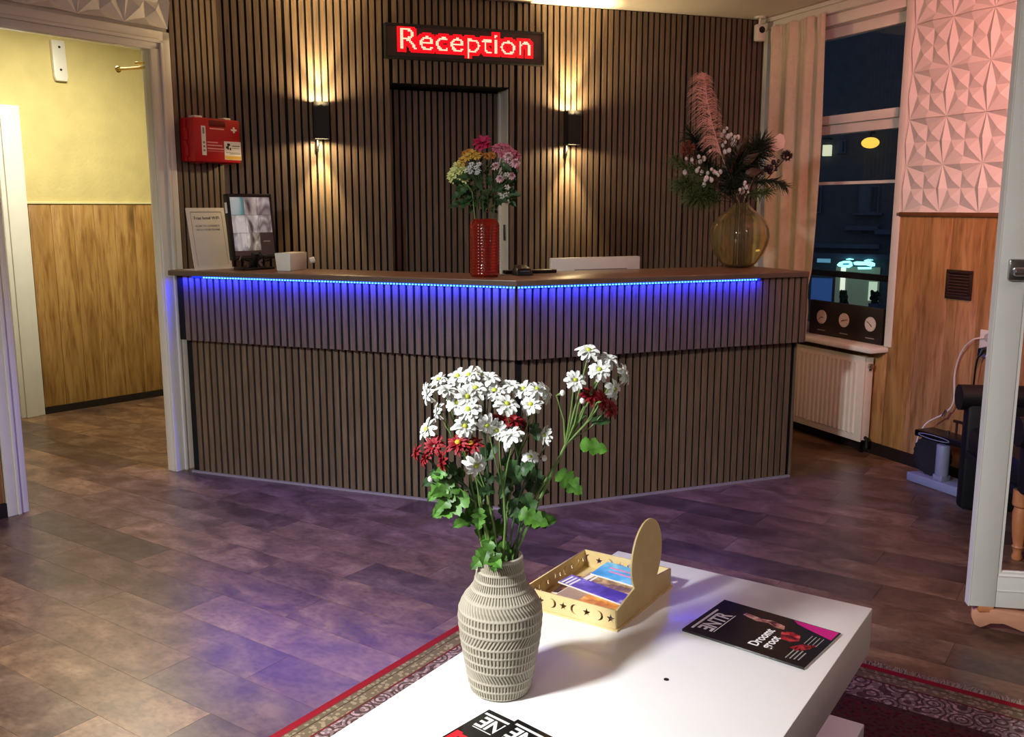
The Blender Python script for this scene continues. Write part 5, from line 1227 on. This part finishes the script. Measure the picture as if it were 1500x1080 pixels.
part('lit_shopfront', quad_box(1222, 392, 1290, 450, .0, .05), glow('shop_glow', '#6f7f6c', .22), t)
part('lit_door', quad_box(1231, 392, 1240, 425, .05, .09), glow('door_glow', '#dfe8d0', .75), t); part('lit_door', quad_box(1272, 413, 1286, 440, .05, .09), glow('door_glow_green', '#b9d0b4', .6), t)
part('blue_window', quad_box(1188, 408, 1220, 442, .02, .06), glow('blue_glow', '#2a4a80', .45), t)
part('awning_light', quad_box(1199, 379, 1218, 384, .1, .2), glow('awning_glow', '#4f7f98', .8), t)
def sx_(x, y): return fl_(1225 + x / 21.43, 370 + y / 21.43)
sg = MB()
for P_ in ([(95, 370), (170, 290), (290, 250), (480, 240), (560, 290), (580, 400), (480, 460), (300, 450), (140, 410)], [(600, 290), (700, 260), (900, 270), (1000, 240), (1150, 260), (1280, 330), (1270, 410), (1150, 420), (1000, 380), (800, 380), (640, 370)], [(370, 190), (480, 165), (620, 190), (600, 210), (400, 210)], [(930, 230), (1050, 195), (1180, 200), (1230, 225), (1000, 245)], [(740, 440), (1170, 440), (1160, 500), (760, 510)]):
    q = [sx_(*p) for p in P_]; m_ = MB().prism(q[::-1], 0, .05); m_.xf(Matrix.Translation((0, -.3, 0)) @ Matrix.Rotation(R(90), 4, 'X')); sg.add(m_.v, m_.f)
part('shop_sign', sg, glow('cyan_neon', '#8ff0f2', 1.6), t, label='glowing cyan shop sign')
q = [sx_(*p) for p in [(300, 320), (480, 310), (490, 360), (290, 370)]]; m_ = MB().prism(q[::-1], 0, .05).xf(Matrix.Translation((0, -.36, 0)) @ Matrix.Rotation(R(90), 4, 'X')); part('sign_emblem', m_, glow('blue_neon', '#2a86a8', .8), t)
part('pole', MB().box(-8.5, -8.3, -.3, -.1, 0, 9), M_frame, t)
for i, (px_, py_) in enumerate(((1236, 428), (1281, 437))):
    p = Vector((0, 0, H)) + ray(px_, py_ + 6) * (24.5 / ray(px_, py_).y)
    tt = thing('potted_shrub', ['dark potted shrub left of the shop door across the street', 'dark potted shrub right of the shop door across the street'][i], 'plant', (p.x, p.y, DZ)); tt.scale = (.5, .5, .8)
    part('tub', MB().lathe([(.22, 0), (.3, .7), (.27, .7)], 16, cap1=True), M_frame, tt, smooth=True)
    bs = MB(); rr = random.Random(i)
    for _ in range(60): v = Vector((rr.uniform(-.17, .17), rr.uniform(-.17, .17), .88 + rr.uniform(-.2, .2))); bs.ball(v, .07, 5, 4)
    bs.tube([(0, 0, .5), (0, 0, .9)], .03, 6); part('foliage', bs, mat('night_leaf_%s' % 'ab'[i], '#1a2a18', .7, noise=.2), tt)
q = fl_(1280, 211); lp = part('glow_bracket', MB().tube([(q[0], -.0, q[1] + .3), (q[0], -.5, q[1] + .3), (q[0], -.55, q[1] + .15)], .03, 6), M_blackmatte, t)
part('glow_globe', MB().ball((q[0], -.55, q[1]), .24, 12, 8, (1, 1, .62)), glow('yellow_glow', '#e8bb48', 1.0), lp, smooth=True)  # bright yellow spot in the window pane, set on the facade as a globe
q = fl_(1213, 221); lp = part('glow_shelf', MB().box(q[0] - .1, q[0] + .1, -.3, 0, q[1] + .3, q[1] + .34), M_blackmatte, t)
part('glow_cluster', MB().box(q[0] - .1, q[0] + .12, -.25, -.05, q[1] - .15, q[1] + .15).ball((q[0] + .1, -.2, q[1] + .62), .07, 8, 6).ball((q[0] + .14, -.2, q[1] + .9), .06, 8, 6), glow('pale_glow', '#c8ccaa', .8), lp)  # pale bright cluster in the window pane, set on the facade as glowing shapes
bpy.context.view_layer.update()
print('planks', planks, 'objects', len(bpy.data.objects))
